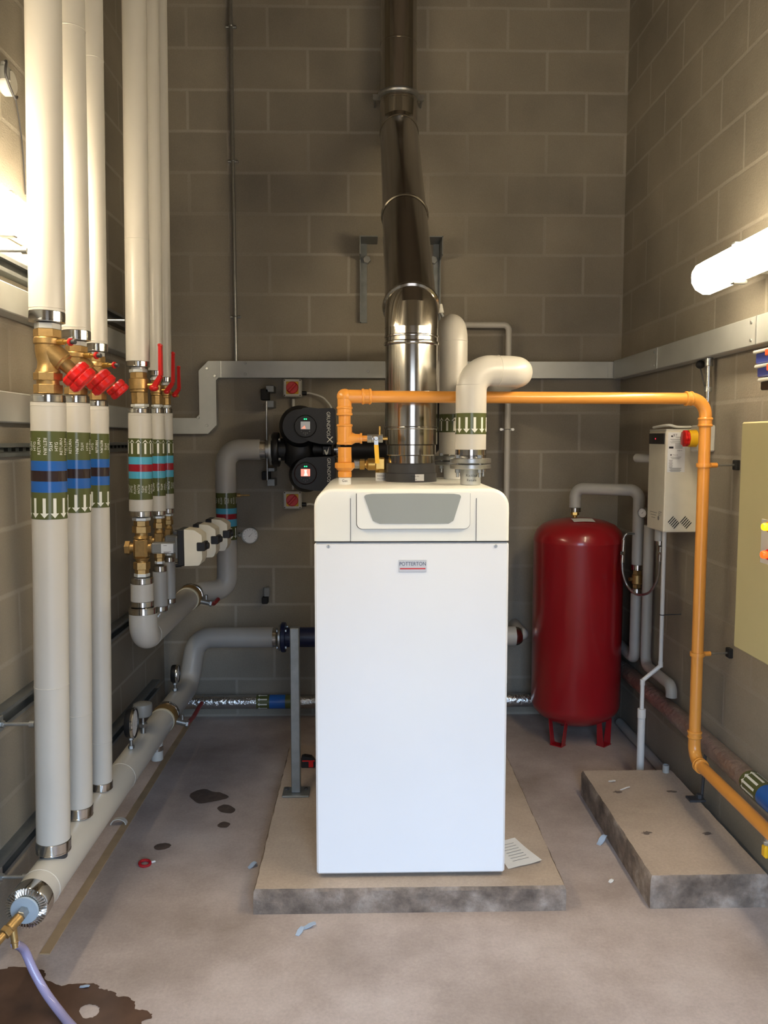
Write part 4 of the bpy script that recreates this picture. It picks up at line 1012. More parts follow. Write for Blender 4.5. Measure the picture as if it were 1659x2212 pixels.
# small grey box lower on the back wall
c = atY(577, 1278, YB - .02)
t = thing('conduit_box', 'small grey fixing block low on the back wall left of the post', 'box', (c.x, YB, c.z))
MB().box((c.x, YB - .02, c.z), (.036, .04, .056), bev=.004).build('plate', GREYP, t)
MB().box((c.x - .010, YB - .03, c.z - .048), (.036, .05, .038), bev=.004).build('rubber_block', RUBBER, t)

# ------------------------------------------------------------------ trunking, conduit and struts
def trunk_run(label, pts_boxes, joints, screws, base):
    t = thing('cable_trunking', label, 'trunking', base, 'galvanised cable trunking')
    mb = MB()
    for c, d in pts_boxes: mb.box(c, d, bev=.003)
    mb.build('channel', GALV, t)
    mb = MB()
    for c, d in joints: mb.box(c, d, bev=.001)
    if joints: mb.build('joint_strip', STEEL, t)
    mb = MB()
    for c in screws: mb.cyl(c, Vector(c) + Vector((0, -.004, 0)), .009, n=14, bev=.001)
    if screws: mb.build('screw', STEEL, t)
    return t
D = .06; YT = YB - D
za, zb = atY(620, 780, YT).z, atY(620, 816, YT).z; h = za - zb
xv0, xv1 = atY(430, 860, YT).x, atY(467, 860, YT).x
zc, zd = atY(400, 903, YT).z, atY(400, 937, YT).z
yc = YB - D / 2 - .001
t = thing('cable_trunking', 'galvanised trunking with two bends crossing the back wall behind the flue', 'trunking', (0, YB, za), 'galvanised cable trunking')
bx0, ex = .045, XR - .012
mb = MB()
lp = [(XL + .07, zc), (xv0 - .02, zc), (xv0, zc + .02), (xv0, za - .055), (xv0 + .055, za), (ex, za), (ex, zb), (xv1 + .015, zb), (xv1, zb - .015), (xv1, zd + .05), (xv1 - .05, zd), (XL + .07, zd)]
mb.prism([(x, YT, z) for x, z in lp], (0, D - .002, 0)); mb.build('channel', GALV, t)
for x in (atY(477, 800, YT).x, atY(829, 800, YT).x, atY(1313, 800, YT).x): MB().box((x, YT - .0012, (za + zb) / 2), (.004, .003, h - .004)).build('joint_strip', STEEL, t)
for q_ in ((530, 784), (530, 808), (447, 796), (428 + 36, 812), (428, 902), (447, 919), (795, 802)):
    c = atY(q_[0], q_[1], YT); MB().cyl((c.x, YT - .004, c.z), (c.x, YT + .001, c.z), .008, n=14, bev=.001).build('screw', STEEL, t)
# right wall trunking
D2 = .065
zr1, zr0 = 2.135, 2.015
pz1 = atX(1500, 724, XR - D2); pz0 = atX(1500, 777, XR - D2)
zr1, zr0 = pz1.z, pz0.z
def wall_trunk(label, xw, side, y0, y1, z0, z1, joints):
    t = thing('cable_trunking', label, 'trunking', (xw, y0, z0), 'galvanised cable trunking')
    MB().box((xw - side * D2 / 2, (y0 + y1) / 2, (z0 + z1) / 2), (D2, y1 - y0, z1 - z0), bev=.003).build('channel', GALV, t)
    for yy in joints:
        MB().box((xw - side * (D2 + .001), yy, (z0 + z1) / 2), (.003, .004, z1 - z0 - .004)).build('joint_strip', STEEL, t)
        for zz_ in (z0 + .02, z1 - .02): MB().cyl((xw - side * D2, yy + .04, zz_), (xw - side * (D2 + .004), yy + .04, zz_), .006, n=12).build('screw', STEEL, t)
wall_trunk('galvanised trunking along the right wall below the strip light', XR, 1, .3, YB - D - .01, zr0, zr1, (3.02, 4.05))
pa, pb = atX(20, 612, XL + D2), atX(20, 674, XL + D2)
wall_trunk('upper galvanised trunking along the left wall below the strip light', XL, -1, .3, YB - .005, pb.z, pa.z, (3.4,))
pa, pb = atX(20, 846, XL + D2), atX(20, 912, XL + D2)
wall_trunk('lower galvanised trunking along the left wall behind the brass balancing valves', XL, -1, .3, YB - .005, pb.z, pa.z, (3.4,))
# struts on the left wall
def strut(label, ypx, hpx, slotted):
    p0 = atX(30, ypx, XL + .042); z = p0.z; hh = hpx
    t = thing('strut_channel', label, 'channel', (XL, 2.6, z), 'strut channels on the left wall')
    mb = MB(); y0, y1 = .8, 4.55
    for zz_, d_ in ((z + hh / 2, .004), (z - hh / 2, .004)): mb.box((XL + .021, (y0 + y1) / 2, zz_), (.042, y1 - y0, d_))
    mb.box((XL + .003, (y0 + y1) / 2, z), (.004, y1 - y0, hh)); mb.box((XL + .041, (y0 + y1) / 2, z + hh / 2 - .005), (.003, y1 - y0, .012)); mb.box((XL + .041, (y0 + y1) / 2, z - hh / 2 + .005), (.003, y1 - y0, .012))
    mb.build('channel', GALVD, t)
    if slotted:
        mb = MB()
        for k in range(60): mb.box((XL + .0055, y0 + .05 + k * .06, z), (.0015, .028, .012))
        mb.build('slots', SEAM, t)
    return z
zs1 = strut('slotted steel channel on the left wall between the strip light and upper trunking', 578, .05, False)
zs2 = strut('slotted steel channel on the left wall just under the lower trunking', 972, .04, True)
zs3 = strut('steel channel at knee height on the left wall behind the return pipes', 1538, .05, False)
zs4 = strut('lowest steel channel on the left wall beside the return header', 1852, .05, False)
# stand-off rods that hold the return pipes to the channels
def standoff(label, y, z, x_end, group):
    t = thing('pipe_standoff', label, 'bracket', (XL + .045, y, z), group)
    MB().box((XL + .047, y, z), (.008, .04, .05), bev=.002).build('plate', STEEL, t)
    MB().cyl((XL + .045, y, z), (x_end, y, z), .006, n=14).hexn((XL + .05, y, z), (XL + .062, y, z), .012).cyl((x_end - .016, y, z), (x_end, y, z), .011, n=14).build('rod', STEEL, t)
U0 = line_fn(93, 0, 101.7, 700, 2.55); L0 = line_fn(104.5, 880, 115.5, 1800, 2.55)
standoff('steel rod from the channel by the strip light to the widest return pipe', 2.55, zs1, U0(570).x - .0545, 'pipe stand-offs on the left wall')
standoff('steel rod from the knee-high channel to the widest return pipe', 2.55, zs3, L0(1548).x - .0545, 'pipe stand-offs on the left wall')
standoff('steel rod from the lowest channel to the foot of the widest return pipe', 2.50, zs4, HX - HR - .002, 'pipe stand-offs on the left wall')
zf = atY(250, 692, 3.41).z
t = thing('pipe_standoff', 'steel rod between the left wall and the widest upper flow pipe', 'bracket', (XL, 3.41, zf), 'pipe stand-offs on the left wall')
MB().box((XL + D2 + .008, 3.41, zf), (.014, .05, .06), bev=.003).box((XL + D2 + .014, 3.41, zf), (.006, .03, .08)).build('plate', STEEL, t)
xe = line_fn(289.5, 0, 297, 690, 3.41)(692).x - .0505
MB().cyl((XL + D2 + .012, 3.41, zf), (xe, 3.41, zf), .006, n=14).hexn((XL + D2 + .018, 3.41, zf), (XL + D2 + .032, 3.41, zf), .013).build('rod', STEEL, t)
# conduit on the back wall
ct = atY(500, 0, YB - .02); cb = atY(507, 775, YB - .02)
cxm = (ct.x + cb.x) / 2
t = thing('wall_conduit', 'thin steel conduit running up the back wall from the trunking', 'conduit', (cxm, YB, cb.z))
MB().cyl((cxm, YB - .018, za + .001), (cxm, YB - .018, ZC - .002), .0105, n=18).build('tube', STEEL, t)
for yy in (685, 350, 60):
    zz_ = atY(505, yy, YB).z
    MB().torus((cxm, YB - .018, zz_), (0, 0, 1), .012, .003, 20, 8).cyl((cxm - .028, YB - .008, zz_), (cxm + .028, YB - .008, zz_), .008, n=12).box((cxm, YB - .005, zz_), (.06, .008, .012)).build('saddle', STEEL, t)
# white pipe on the back wall right of the flue
WPY = YB - .085
wp = [atY(1000, 702, WPY), atY(1103, 702, WPY)]
t = thing('wall_pipe', 'thin white pipe bent down the back wall behind the boiler pipes', 'pipe', (wp[1].x, YB, .2))
zw = wp[0].z; xw = atY(1097, 870, WPY).x
MB().tube(fillet([(wp[0].x - .1, WPY, zw), (xw, WPY, zw), (xw, WPY, .22)], .03, 6), .0175, 24).build('tube', WHITE, t)
zz_ = atY(1093, 928, YB).z
MB().box((xw, WPY + .022, zz_), (.08, .006, .012)).torus((xw, WPY, zz_), (0, 0, 1), .0195, .0025, 24, 8).cyl((xw - .034, WPY + .014, zz_), (xw - .034, WPY + .024, zz_), .008, n=12).cyl((xw + .034, WPY + .014, zz_), (xw + .034, WPY + .024, zz_), .008, n=12).cyl((xw, WPY + .02, zz_), (xw, YB - .001, zz_), .006, n=12).build('saddle', STEEL, t)
# junction box high on the left wall
c = atX(22, 178, XL + .03)
t = thing('junction_box', 'white round conduit box with a cable loop high on the left wall', 'box', (XL, c.y, c.z))
MB().cyl((XL, c.y, c.z), (XL + .04, c.y, c.z), .042, n=36, bev=.008).build('base', LGREY, t)
MB().cyl((XL + .03, c.y - .04, c.z - .01), (XL + .03, c.y - .04, c.z + .03), .016, n=24).cyl((XL + .03, c.y - .04, c.z + .03), (XL + .03, c.y - .04, c.z + .048), .012, n=24, bev=.003).build('gland', GREYP, t)
MB().tube(spline([(XL + .03, c.y - .04, c.z + .045), (XL + .045, c.y - .06, c.z + .04), (XL + .05, c.y - .08, c.z - .01), (XL + .05, c.y - .02, c.z - .055), (XL + .035, c.y + .04, c.z - .03)]), .004, 12).build('cable_loop', DGREY, t)
e_ = atX(55, 420, XL + .006); s_ = atX(32, 205, XL + .006)
solo('hanging_wire', MB().tube(spline([s_, s_.lerp(e_, .4) + Vector((0, .02, 0)), e_]), .0025, 8), DGREY, 'thin dark wire hanging from the round conduit box', 'wire', s_)

# ------------------------------------------------------------------ boiler flow and return pipes
def flange_pair(t, x, y, z0, R):
    """two bolted steel flanges stacked on a stub"""
    MB().lathe([(0, 0), (R, 0), (R + .002, .002), (R + .002, .015), (R, .017), (0, .017)], (x, y, z0), n=44).build('flange', STEEL, t)
    MB().lathe([(0, 0), (R, 0), (R + .002, .002), (R + .002, .016), (R, .018), (0, .018)], (x, y, z0 + .021), n=44).build('flange', STEEL, t)
    for k in range(4):
        th = .5 + PI / 2 * k; xx, yy = x + (R - .016) * math.cos(th), y + (R - .016) * math.sin(th)
        MB().hexn((xx, yy, z0 - .014), (xx, yy, z0), .010).hexn((xx, yy, z0 + .039), (xx, yy, z0 + .052), .010).cyl((xx, yy, z0 - .03), (xx, yy, z0 + .05), .006, n=12).build('bolt', STEEL, t)
RPx, RPy = atY(1016, 1040, 3.05).x, 3.05
t = thing('boiler_return_pipe', 'white lagged pipe with downward arrows bending right above the boiler', 'pipe', (RPx, RPy, BZ1))
MB().cyl((RPx, RPy, BZ1 + .0006), (RPx, RPy, BZ1 + .062), .038, n=36, bev=.002).build('stub', GALV, t)
mb = MB()
for i, l in enumerate(('Rücklauf', 'Return')):
    v2, f2 = text2d(l, .013); mb.add([(RPx + .0386 * math.sin(u / .0386), RPy - .0386 * math.cos(u / .0386), BZ1 + .036 - i * .017 + v) for u, v in v2], f2)
mb.build('lettering', INK, t)
zf0 = BZ1 + .060; flange_pair(t, RPx, RPy, zf0, .074)
rl = atY(1016, 800, RPy); zt0 = atY(1016, 990, RPy).z
x_e = atY(1126, 806, RPy + .02).x; zr = rl.z
MB().lathe([(0, 0), (.055, 0), (.057, .003), (.057, .012), (.055, .014), (.055, .03), (.057, .032), (.057, zt0 - zf0 - .039), (0, zt0 - zf0 - .039)], (RPx, RPy, zf0 + .039), n=44).build('end_band', CHROME, t)
mb = MB()
mb.tube(fillet([(RPx, RPy, zt0), (RPx, RPy, zr), (x_e, RPy + .05, zr), (x_e, 4.60, zr), (x_e, 4.60, .62)], [.075, .068, .07], 12), .0565, 48)
for (c, ax) in (((RPx, RPy, atY(1016, 832, RPy).z), (0, 0, 1)), ((RPx + .1, RPy + .015, zr), (1, .2, 0))): mb.lathe([(.0565, -.001), (.0576, 0), (.0565, .001)], c, ax, 44)
mb.build('lagging', WHITE, t)
zb0, zb1 = atY(1016, 938, RPy).z, atY(1016, 893, RPy).z
bo, a, e1, e2, rr = band_part(t, Vector((RPx, RPy, zb0)), (0, 0, 1), .0565, [0, zb1 - zb0], [OLIVE])
arrows(bo, Vector((RPx, RPy, zb0)), a, e1, e2, rr, .005, .056, -1, 12, .12, 1.0)
FPx, FPy = atY(978, 1000, 3.5).x, 3.5
t = thing('boiler_flow_pipe', 'white lagged pipe with upward arrows between the flue and the front boiler pipe', 'pipe', (FPx, FPy, BZ1))
MB().cyl((FPx, FPy, BZ1 + .0006), (FPx, FPy, BZ1 + .062), .038, n=36, bev=.002).build('stub', PAPER, t)
flange_pair(t, FPx, FPy, zf0, .074)
zt1 = atY(978, 981, FPy).z
MB().lathe([(0, 0), (.056, 0), (.058, .003), (.058, zt1 - zf0 - .039), (0, zt1 - zf0 - .039)], (FPx, FPy, zf0 + .039), n=44).build('end_band', CHROME, t)
ztop = atY(980, 704, FPy).z
mb = MB(); mb.tube(fillet([(FPx, FPy, zt1), (FPx, FPy, ztop), (FPx - .03, 4.05, ztop), (FPx - .005, PY, ztop), (FPx - .005, PY, PZ + .30)], [.07, 0, .07], 12), .0585, 48)
mb.lathe([(.0585, -.001), (.0596, 0), (.0585, .001)], (FPx, FPy, atY(980, 738, FPy).z), (0, 0, 1), 44); mb.build('lagging', WHITE, t)
zb0, zb1 = atY(978, 934, FPy).z, atY(978, 895, FPy).z
bo, a, e1, e2, rr = band_part(t, Vector((FPx, FPy, zb0)), (0, 0, 1), .0585, [0, zb1 - zb0], [OLIVE])
arrows(bo, Vector((FPx, FPy, zb0)), a, e1, e2, rr, .006, .056, 1, 12, .0, 1.0)
av = atY(953, 676, 3.72)
t = thing('air_vent', 'small steel air vent on the bend of the rear boiler pipe beside the flue', 'vent', (FPx - .02, 3.72, ztop + .055))
MB().cyl((FPx - .02, 3.72, ztop + .0615), (FPx - .035, 3.72, ztop + .09), .008, n=14).build('stem', STEEL, t)
MB().cyl((FPx - .035, 3.72, ztop + .085), (FPx - .04, 3.72, ztop + .125), .015, .012, n=20, bev=.003).build('cap', LGREY, t)

# ------------------------------------------------------------------ gas pipe
GZ = atY(1000, 857, 3.12).z; GRX, GRY = atY(1522, 950, 3.25).x, 3.25
gx_r = GRX; gr = .0225; GLZ = atY(1560, 1705, 3.05).z
GLZ = .345
t = thing('gas_pipe', 'orange painted gas pipe over the boiler and down beside the right wall', 'gas pipe', (GX, GY, BZ1 + .06))
zg0 = BZ1 + .06
def sock(mb, c, ax, r, L=.03, lip=.003): mb.lathe([(r * .8, -L / 2), (r + lip, -L / 2), (r + lip + .0025, -L / 2 + .003), (r + lip + .0025, -L / 2 + .008), (r + lip, -L / 2 + .010), (r + lip, L / 2 - .010), (r + lip + .0025, L / 2 - .008), (r + lip + .0025, L / 2 - .003), (r + lip, L / 2), (r * .8, L / 2)], c, ax, 36)
V = lambda y: Vector((GX, GY, atY(745, y, GY).z))
mb = MB(); mb.cyl(V(1031), V(1018), .026, n=36, bev=.002).cyl(V(1019), V(1011), .022, .036, n=8).cyl(V(1012), V(999), .037, n=8, bev=.003).cyl(V(1000), V(986), .026, n=36, bev=.004).cyl(V(992), V(966), gr + .003, n=36)
mb.build('union', ORANGE, t)
mb = MB(); sock(mb, (V(961) + V(916)) / 2, (0, 0, 1), gr + .002, (V(916) - V(961)).length, .003)
tz = V(947)
mb.lathe([(.026, 0), (.022, .03), (.017, .04), (.0165, .056), (.02, .058), (.02, .0655), (0, .0655)], tz, (1, 0, 0), 32); mb.build('tee', ORANGE, t)
mb = MB(); mb.cyl(V(918), V(880), gr, n=36).build('pipe', ORANGE, t)
mb = MB(); sock(mb, V(888), (0, 0, 1), gr + .001, .034, .004)
E0 = V(884); GE = Vector((GX, GY, GZ)); dirr = Vector((GRX - GX, GRY - GY, 0)).normalized()
mb.cyl(E0, GE, gr + .004, n=36).sphere(GE, gr + .0065, 36).cyl(GE, GE + dirr * .085, gr + .003, n=36); sock(mb, GE + dirr * .082, dirr, gr + .001, .036, .004); mb.build('elbow', ORANGE, t)
GR_ = Vector((GRX, GRY, GZ))
mb = MB(); mb.cyl(GE + dirr * .08, GR_ - dirr * .08, gr, n=36); mb.build('pipe', ORANGE, t)
mb = MB(); mb.tube(fillet([GR_ - dirr * .075, GR_, GR_ - Vector((0, 0, .09))], .066, 12), gr + .002, 36); sock(mb, GR_ - dirr * .072, dirr, gr, .03, .004); sock(mb, GR_ - Vector((0, 0, .092)), (0, 0, 1), gr, .036, .004)
mb.build('elbow', ORANGE, t)
GB = Vector((GRX, GRY, GLZ))
mb = MB(); mb.cyl(GR_ - Vector((0, 0, .09)), GB + Vector((0, 0, .12)), gr + .0005, n=36); mb.build('pipe', ORANGE, t)
mb = MB(); dn = Vector((0, -1, 0)); mb.tube(fillet([GB + Vector((0, 0, .12)), GB, GB + dn * .07], .07, 10), gr + .002, 36); sock(mb, GB + Vector((0, 0, .105)), (0, 0, 1), gr, .03, .004); sock(mb, GB + dn * .07, dn, gr, .03, .005); mb.build('elbow', ORANGE, t)
mb = MB(); mb.cyl(GB + dn * .06, GB + dn * 1.5, gr + .0005, n=36); mb.build('pipe', ORANGE, t)
def pipe_clip(label, c, ax, to, group='clips holding the gas pipe'):
    c, to = Vector(c), Vector(to); v = thing('pipe_clip', label, 'clip', to, group); dr = (to - c).normalized()
    mb = MB(); mb.lathe([(gr + .0014, -.008), (gr + .006, -.008), (gr + .007, 0), (gr + .006, .008), (gr + .0014, .008)], c, ax, 36).cyl(c + dr * (gr + .003), c + dr * (gr + .035), .010, n=16, bev=.002); mb.build('ring', ORANGE, v)
    MB().cyl(c + dr * (gr + .03), to, .0045, n=12).build('rod', STEEL, v)
    MB().box(to - dr * .008, (.018, .036, .04), bev=.003).build('wall_block', RUBBER, v)
for y_, lb in ((1005, 'orange clip and rod fixing the upper gas pipe to the right wall'), (1413, 'orange clip and rod fixing the lower gas pipe to the right wall')):
    z_ = atY(1520, y_, GRY).z; pipe_clip(lb, (GRX, GRY, z_), (0, 0, 1), (XR, GRY + .02, z_))
z_ = GLZ
# yellow-lever test cock on the tee
tc = Vector((GX + .066, GY, tz.z)); vx = atY(805, 947, GY)
t = thing('gas_test_cock', 'small steel test cock with a yellow lever on the orange gas tee', 'valve', tc)
x2, x3 = atY(793, 945, GY).x, atY(827, 945, GY).x
MB().cyl(tc, (x2 + .002, GY, tc.z), .011, n=24).build('nipple', ORANGE, t)
MB().hexn((x2, GY, tc.z), (x2 + .018, GY, tc.z), .016).cyl((x2 + .016, GY, tc.z), (x3 - .014, GY, tc.z), .015, n=28, bev=.003).hexn((x3 - .016, GY, tc.z), (x3, GY, tc.z), .016).build('body', STEEL, t)
MB().cyl((x3, GY, tc.z), (x3 + .018, GY, tc.z), .006, n=16).cyl((x3 - .012, GY + .004, tc.z + .01), (x3 - .012, GY + .004, tc.z + .045), .004, n=12).build('test_nipple', BRASSB, t)
lx = (x2 + x3) / 2 + .004; zl1 = atY(808, 962, GY - .02).z; zl2 = atY(811, 1001, GY - .02).z
MB().cyl((lx, GY - .012, tc.z), (lx, GY - .030, tc.z), .010, n=20, bev=.002).hexn((lx, GY - .03, tc.z), (lx, GY - .036, tc.z), .009).build('spindle', STEEL, t)
mb = MB(); mb.prism([(lx - .008, GY - .026, tc.z), (lx + .008, GY - .026, tc.z), (lx + .008, GY - .026, zl1), (lx - .007, GY - .026, zl1)], (0, -.003, 0)); mb.build('lever_arm', STEEL, t)
mb = MB(); mb.prism([(lx - .008, GY - .024, zl1 + .002), (lx + .0085, GY - .024, zl1 + .002), (lx + .0125, GY - .024, zl2), (lx - .003, GY - .024, zl2)], (0, -.007, 0)); mb.build('lever_grip', YELLOW, t)
# brass safety valve joined on its stub
t = thing('safety_valve', 'brass safety valve on the labelled stub left of the flue', 'valve', (SX, SY, BZ1 + .05))
zv = atY(800, 1003, SY).z; V2 = lambda x: atY(x, 1003, SY).x
MB().hexn((V2(765), SY, zv), (V2(777), SY, zv), .018).build('drain_connector', STEEL, t)
MB().hexn((V2(777), SY, zv), (V2(788), SY, zv), .022).cyl((V2(787), SY, zv), (V2(795), SY, zv), .015, n=28).hexn((V2(791), SY, zv), (V2(794), SY, zv), .02).cyl((V2(794), SY, zv), (V2(812), SY, zv), .025, n=30, bev=.003).box((SX - .002, SY, zv + .002), (.044, .044, .052), bev=.006).hexn((SX, SY, zv - .022), (SX, SY, zv - .0334), .022).build('body', BRASSB, t)

# ------------------------------------------------------------------ steel post, tape measure
pb_ = atZ(640, 1709, .098)
t = thing('steel_post', 'galvanised square post on a base plate at the left of the boiler', 'post', (pb_.x, pb_.y, .09))
MB().box((pb_.x, pb_.y, .094), (.118, .10, .008), bev=.002).build('base_plate', GALVD, t)
zt_ = atY(640, 1355, pb_.y).z
MB().box((pb_.x, pb_.y, (.098 + zt_) / 2), (.040, .040, zt_ - .098), bev=.003).build('upright', GALVD, t)
for sx in (-1, 1): MB().hexn((pb_.x + sx * .043, pb_.y + .02, .098), (pb_.x + sx * .043, pb_.y + .02, .104), .010).build('bolt', DGREY, t)
tm = atZ(667, 1656, .09)
t = thing('tape_measure', 'red and black tape measure lying on the plinth behind the post', 'tape measure', (tm.x, tm.y, .09))
lp = rounded([(-.035, 0), (.032, 0), (.032, .028), (.014, .05), (-.02, .056), (-.035, .05)], .006)
MB().prism([(tm.x + x, tm.y - .018, .091 + z) for x, z in lp], (0, .036, 0)).build('case', BLACK, t)
MB().box((tm.x, tm.y - .0185, .091 + .034), (.06, .003, .006), bev=.001).box((tm.x + .012, tm.y - .0185, .091 + .018), (.022, .003, .03), bev=.001).build('trim', RED, t)

# ------------------------------------------------------------------ red expansion vessel
TY = 4.46; tcx = atY(1245.5, 1350, TY).x; TR = .2415
zT, zSh, zBt = atY(1246, 1123, TY).z, atY(1246, 1178, TY - TR).z, atY(1246, 1545, TY - TR).z
t = thing('expansion_vessel', 'tall red expansion vessel standing on short legs near the back right corner', 'vessel', (tcx, TY, 0))
zb_ = .10
prof = [(0, zb_ - .02), (TR * .35, zb_ - .016), (TR * .62, zb_ + .005), (TR * .84, zb_ + .035), (TR * .95, zb_ + .065), (TR * .985, zb_ + .085), (TR, zb_ + .10), (TR, zSh - .012), (TR + .002, zSh - .006), (TR + .002, zSh), (TR * .985, zSh + .025), (TR * .93, zSh + .055), (TR * .8, zSh + .085), (TR * .6, zSh + .105), (TR * .35, zSh + .117), (0, zSh + .122)]
MB().lathe(prof, (tcx, TY, 0), n=64).build('shell', TANK, t)
zTop = zSh + .122
for k in range(3):
    th = [-2.3, -.85, 1.57][k]
    d = Vector((math.cos(th), math.sin(th), 0)); c = Vector((tcx, TY, 0)) + d * TR * .78; n_ = Vector((-d.y, d.x, 0))
    mb = MB()
    up = Vector((0, 0, zb_ + .05)); 
    for s in (-1, 1):                                # folded strap: two flanges and a foot
        a0 = c + n_ * (.052 * s) + up; a1 = c + n_ * (.034 * s) + Vector((0, 0, .004))
        mb.prism([a0 - d * .014, a0 + d * .014, a1 + d * .02, a1 - d * .02], n_ * (.004 * -s))
    mb.box(c + Vector((0, 0, .003)), (.07, .05, .005), Matrix.Rotation(math.atan2(n_.y, n_.x), 3, 'Z'))
    mb.build('leg', TANK, t)
vx_ = atY(1242, 1100, TY).x
lp = [(vx_ - .055, -.0), (vx_ + .055, 0), (vx_ + .06, .001), (vx_ + .0, .001)]
mb = MB(); yl = TY - .10
def top_z(x, y):
    rr = math.hypot(x - tcx, y - TY)
    for (ra, ha), (rb, hb) in zip(prof[::-1], prof[::-1][1:]):
        if ra <= rr <= rb: return ha + (hb - ha) * (rr - ra) / max(1e-6, rb - ra)
    return zSh
vs = []; 
for j in range(5):
    for i in range(9):
        x = vx_ - .035 + .115 * i / 8; y = TY - .125 + .075 * j / 4; vs.append((x, y, top_z(x, y) + .0035))
mb.add(vs, [[j * 9 + i, j * 9 + i + 1, (j + 1) * 9 + i + 1, (j + 1) * 9 + i] for j in range(4) for i in range(8)]); mb.build('label', PAPER, t)
# pipe from the vessel to the pressurisation set
PX, PYY, pr = 1.4365, 4.29, .031
t = thing('vessel_pipe', 'grey lagged pipe looping from the top of the red vessel to the right wall', 'pipe', (PX, PYY, .45))
zh = atY(1300, 1055, TY).z
zc0 = atY(1242, 1106, TY).z; zc1 = atY(1242, 1096, TY).z; za_ = atY(1383, 1219, PYY).z
MB().cyl((vx_, TY, zTop + .0004), (vx_, TY, zc0 - .015), .012, n=20).hexn((vx_, TY, zTop + .012), (vx_, TY, zTop + .024), .02).hexn((vx_, TY, zc0 - .016), (vx_, TY, zc0 + .001), .022).build('brass_connector', BRASSB, t)
collar((vx_, TY, zc1), (vx_, TY, zc0), pr + .001).build('end_band', CHROME, t)
MB().tube(fillet([(vx_, TY, zc1), (vx_, TY, zh), (PX, PYY, zh), (PX, PYY, za_)], [.045, .05], 10), pr, 36).build('lagging', GREYPVC, t)
collar((PX, PYY, za_), (PX, PYY, za_ - .03), pr + .001).build('end_band', CHROME, t)
zv0, zv1 = za_ - .03, atY(1383, 1270, PYY).z
t = thing('inline_valve', 'dull brass valve in the grey pipe right of the red vessel', 'valve', (PX, PYY, zv1))
hh = zv0 - zv1
MB().hexn((PX, PYY, zv0 - .001), (PX, PYY, zv0 - hh * .25), .024).cyl((PX, PYY, zv0 - hh * .22), (PX, PYY, zv0 - hh * .8), .028, n=30, bev=.006).hexn((PX, PYY, zv0 - hh * .75), (PX, PYY, zv1 + .001), .024).build('body', BRASS, t)
MB().cyl((PX - .026, PYY - .005, zv0 - hh * .5), (PX - .044, PYY - .008, zv0 - hh * .5), .010, n=18).build('spindle', BRASS, t)
t = thing('vessel_pipe', 'grey lagged pipe below the dull brass valve, turning behind the red vessel', 'pipe', (PX, PYY, .5))
zl = atY(1383, 1435, PYY).z + .03
collar((PX, PYY, zv1 - .026), (PX, PYY, zv1), pr + .001).build('end_band', CHROME, t)
MB().tube(fillet([(PX, PYY, zv1 - .026), (PX, PYY, zl), (PX + .008, 4.79, zl + .01)], .05, 10), pr, 36).build('lagging', GREYPVC, t)
# second grey pipe
QX, QY, qr = 1.452, 4.17, .0265
t = thing('waste_pipe', 'grey pipe down the right wall ending in a short spout', 'pipe', (QX, QY, .48))
zq = .485
MB().tube(fillet([(QX, QY, 1.215), (QX, QY, zq), (QX, 3.80, zq), (QX, 3.80, .43)], [.05, .036], 10), qr, 32, caps=True).build('tube', GREYPVC, t)
# braided hose loop
t = thing('braided_hose', 'braided steel hose looped below the white pressurisation unit', 'hose', (PX, PYY - .04, .8))
hy = 4.20
hp = [atY(1369, 1153, hy + .06), atY(1356, 1153, hy), atY(1348, 1161, hy), atY(1345, 1185, hy), atY(1344, 1215, hy), atY(1346, 1240, hy), atY(1355, 1265, hy), atY(1370, 1281, hy - .05), atY(1385, 1285, hy - .10), atY(1402, 1280, hy - .2), atY(1416, 1262, hy - .28), atY(1423, 1240, hy - .32), atY(1425, 1215, hy - .35), atY(1427, 1180, 3.83)]
MB().tube(spline(hp, 5), .0062, 14).build('hose', STEEL, t)
for (q_, q2, r_) in ((hp[2], hp[4], .0095), (hp[12], hp[13], .0095)): MB().cyl(q_.lerp(q2, .1), q2, r_, n=14).hexn(q_.lerp(q2, .55), q_.lerp(q2, .7), .014).build('fitting', CHROME, t)
dial('small round gauge beside the grey pipe at the pressurisation unit', atY(1388, 1108, 4.18), (-.75, -.6, 0), atY(1398, 1108, 4.24), .026)

# ------------------------------------------------------------------ pressurisation unit on the right wall
JX, JY0 = 1.33, atX(1437, 1000, 1.33).y; JY1 = atX(1401, 1000, 1.33).y
JZ1 = atY(1437, 930, JY0).z; JZ0 = atY(1437, 1150, JY0).z
t = thing('pressurisation_unit', 'tall white pressurisation unit with slanted vent slots on the right wall', 'unit', ((JX + XR) / 2, (JY0 + JY1) / 2, JZ0))
MB().box(((JX + XR) / 2, (JY0 + JY1) / 2, (JZ0 + JZ1) / 2), (XR - JX, JY1 - JY0, JZ1 - JZ0), bev=.004).build('case', CREAM, t)
MB().box(((JX + XR) / 2 - .002, (JY0 + JY1) / 2, JZ1 + .003), (XR - JX - .004, JY1 - JY0 - .004, .006), bev=.002).build('lid', LGREY, t)
MB().box((JX - .002, (JY0 + JY1) / 2 + .002, JZ1 - .036), (.006, (JY1 - JY0) * .88, .048), bev=.001).build('display', BLACK, t)
MB().box((JX - .0055, (JY0 + JY1) / 2 + .01, JZ1 - .036), (.001, .006, .006)).build('red_digit', mat('red_digit', (220, 30, 50), .3, emit=(255, 40, 70), es=2.0), t)
mb = MB()
for g_ in (0, 1):
    for k in range(5):
        cx_ = JX + .032 + g_ * .055 + k * .0066; cz_ = JZ0 + .058 - k * .0068
        mb.box((cx_, JY0 - .0008, cz_), (.0036, .002, .036), Matrix.Rotation(.72, 3, 'Y'))
mb.build('vent_slots', SEAM, t)
lb = MB().box((JX + .048, JY0 - .0012, JZ1 - .096), (.078, .0016, .176)).build('label', PAPER, t)
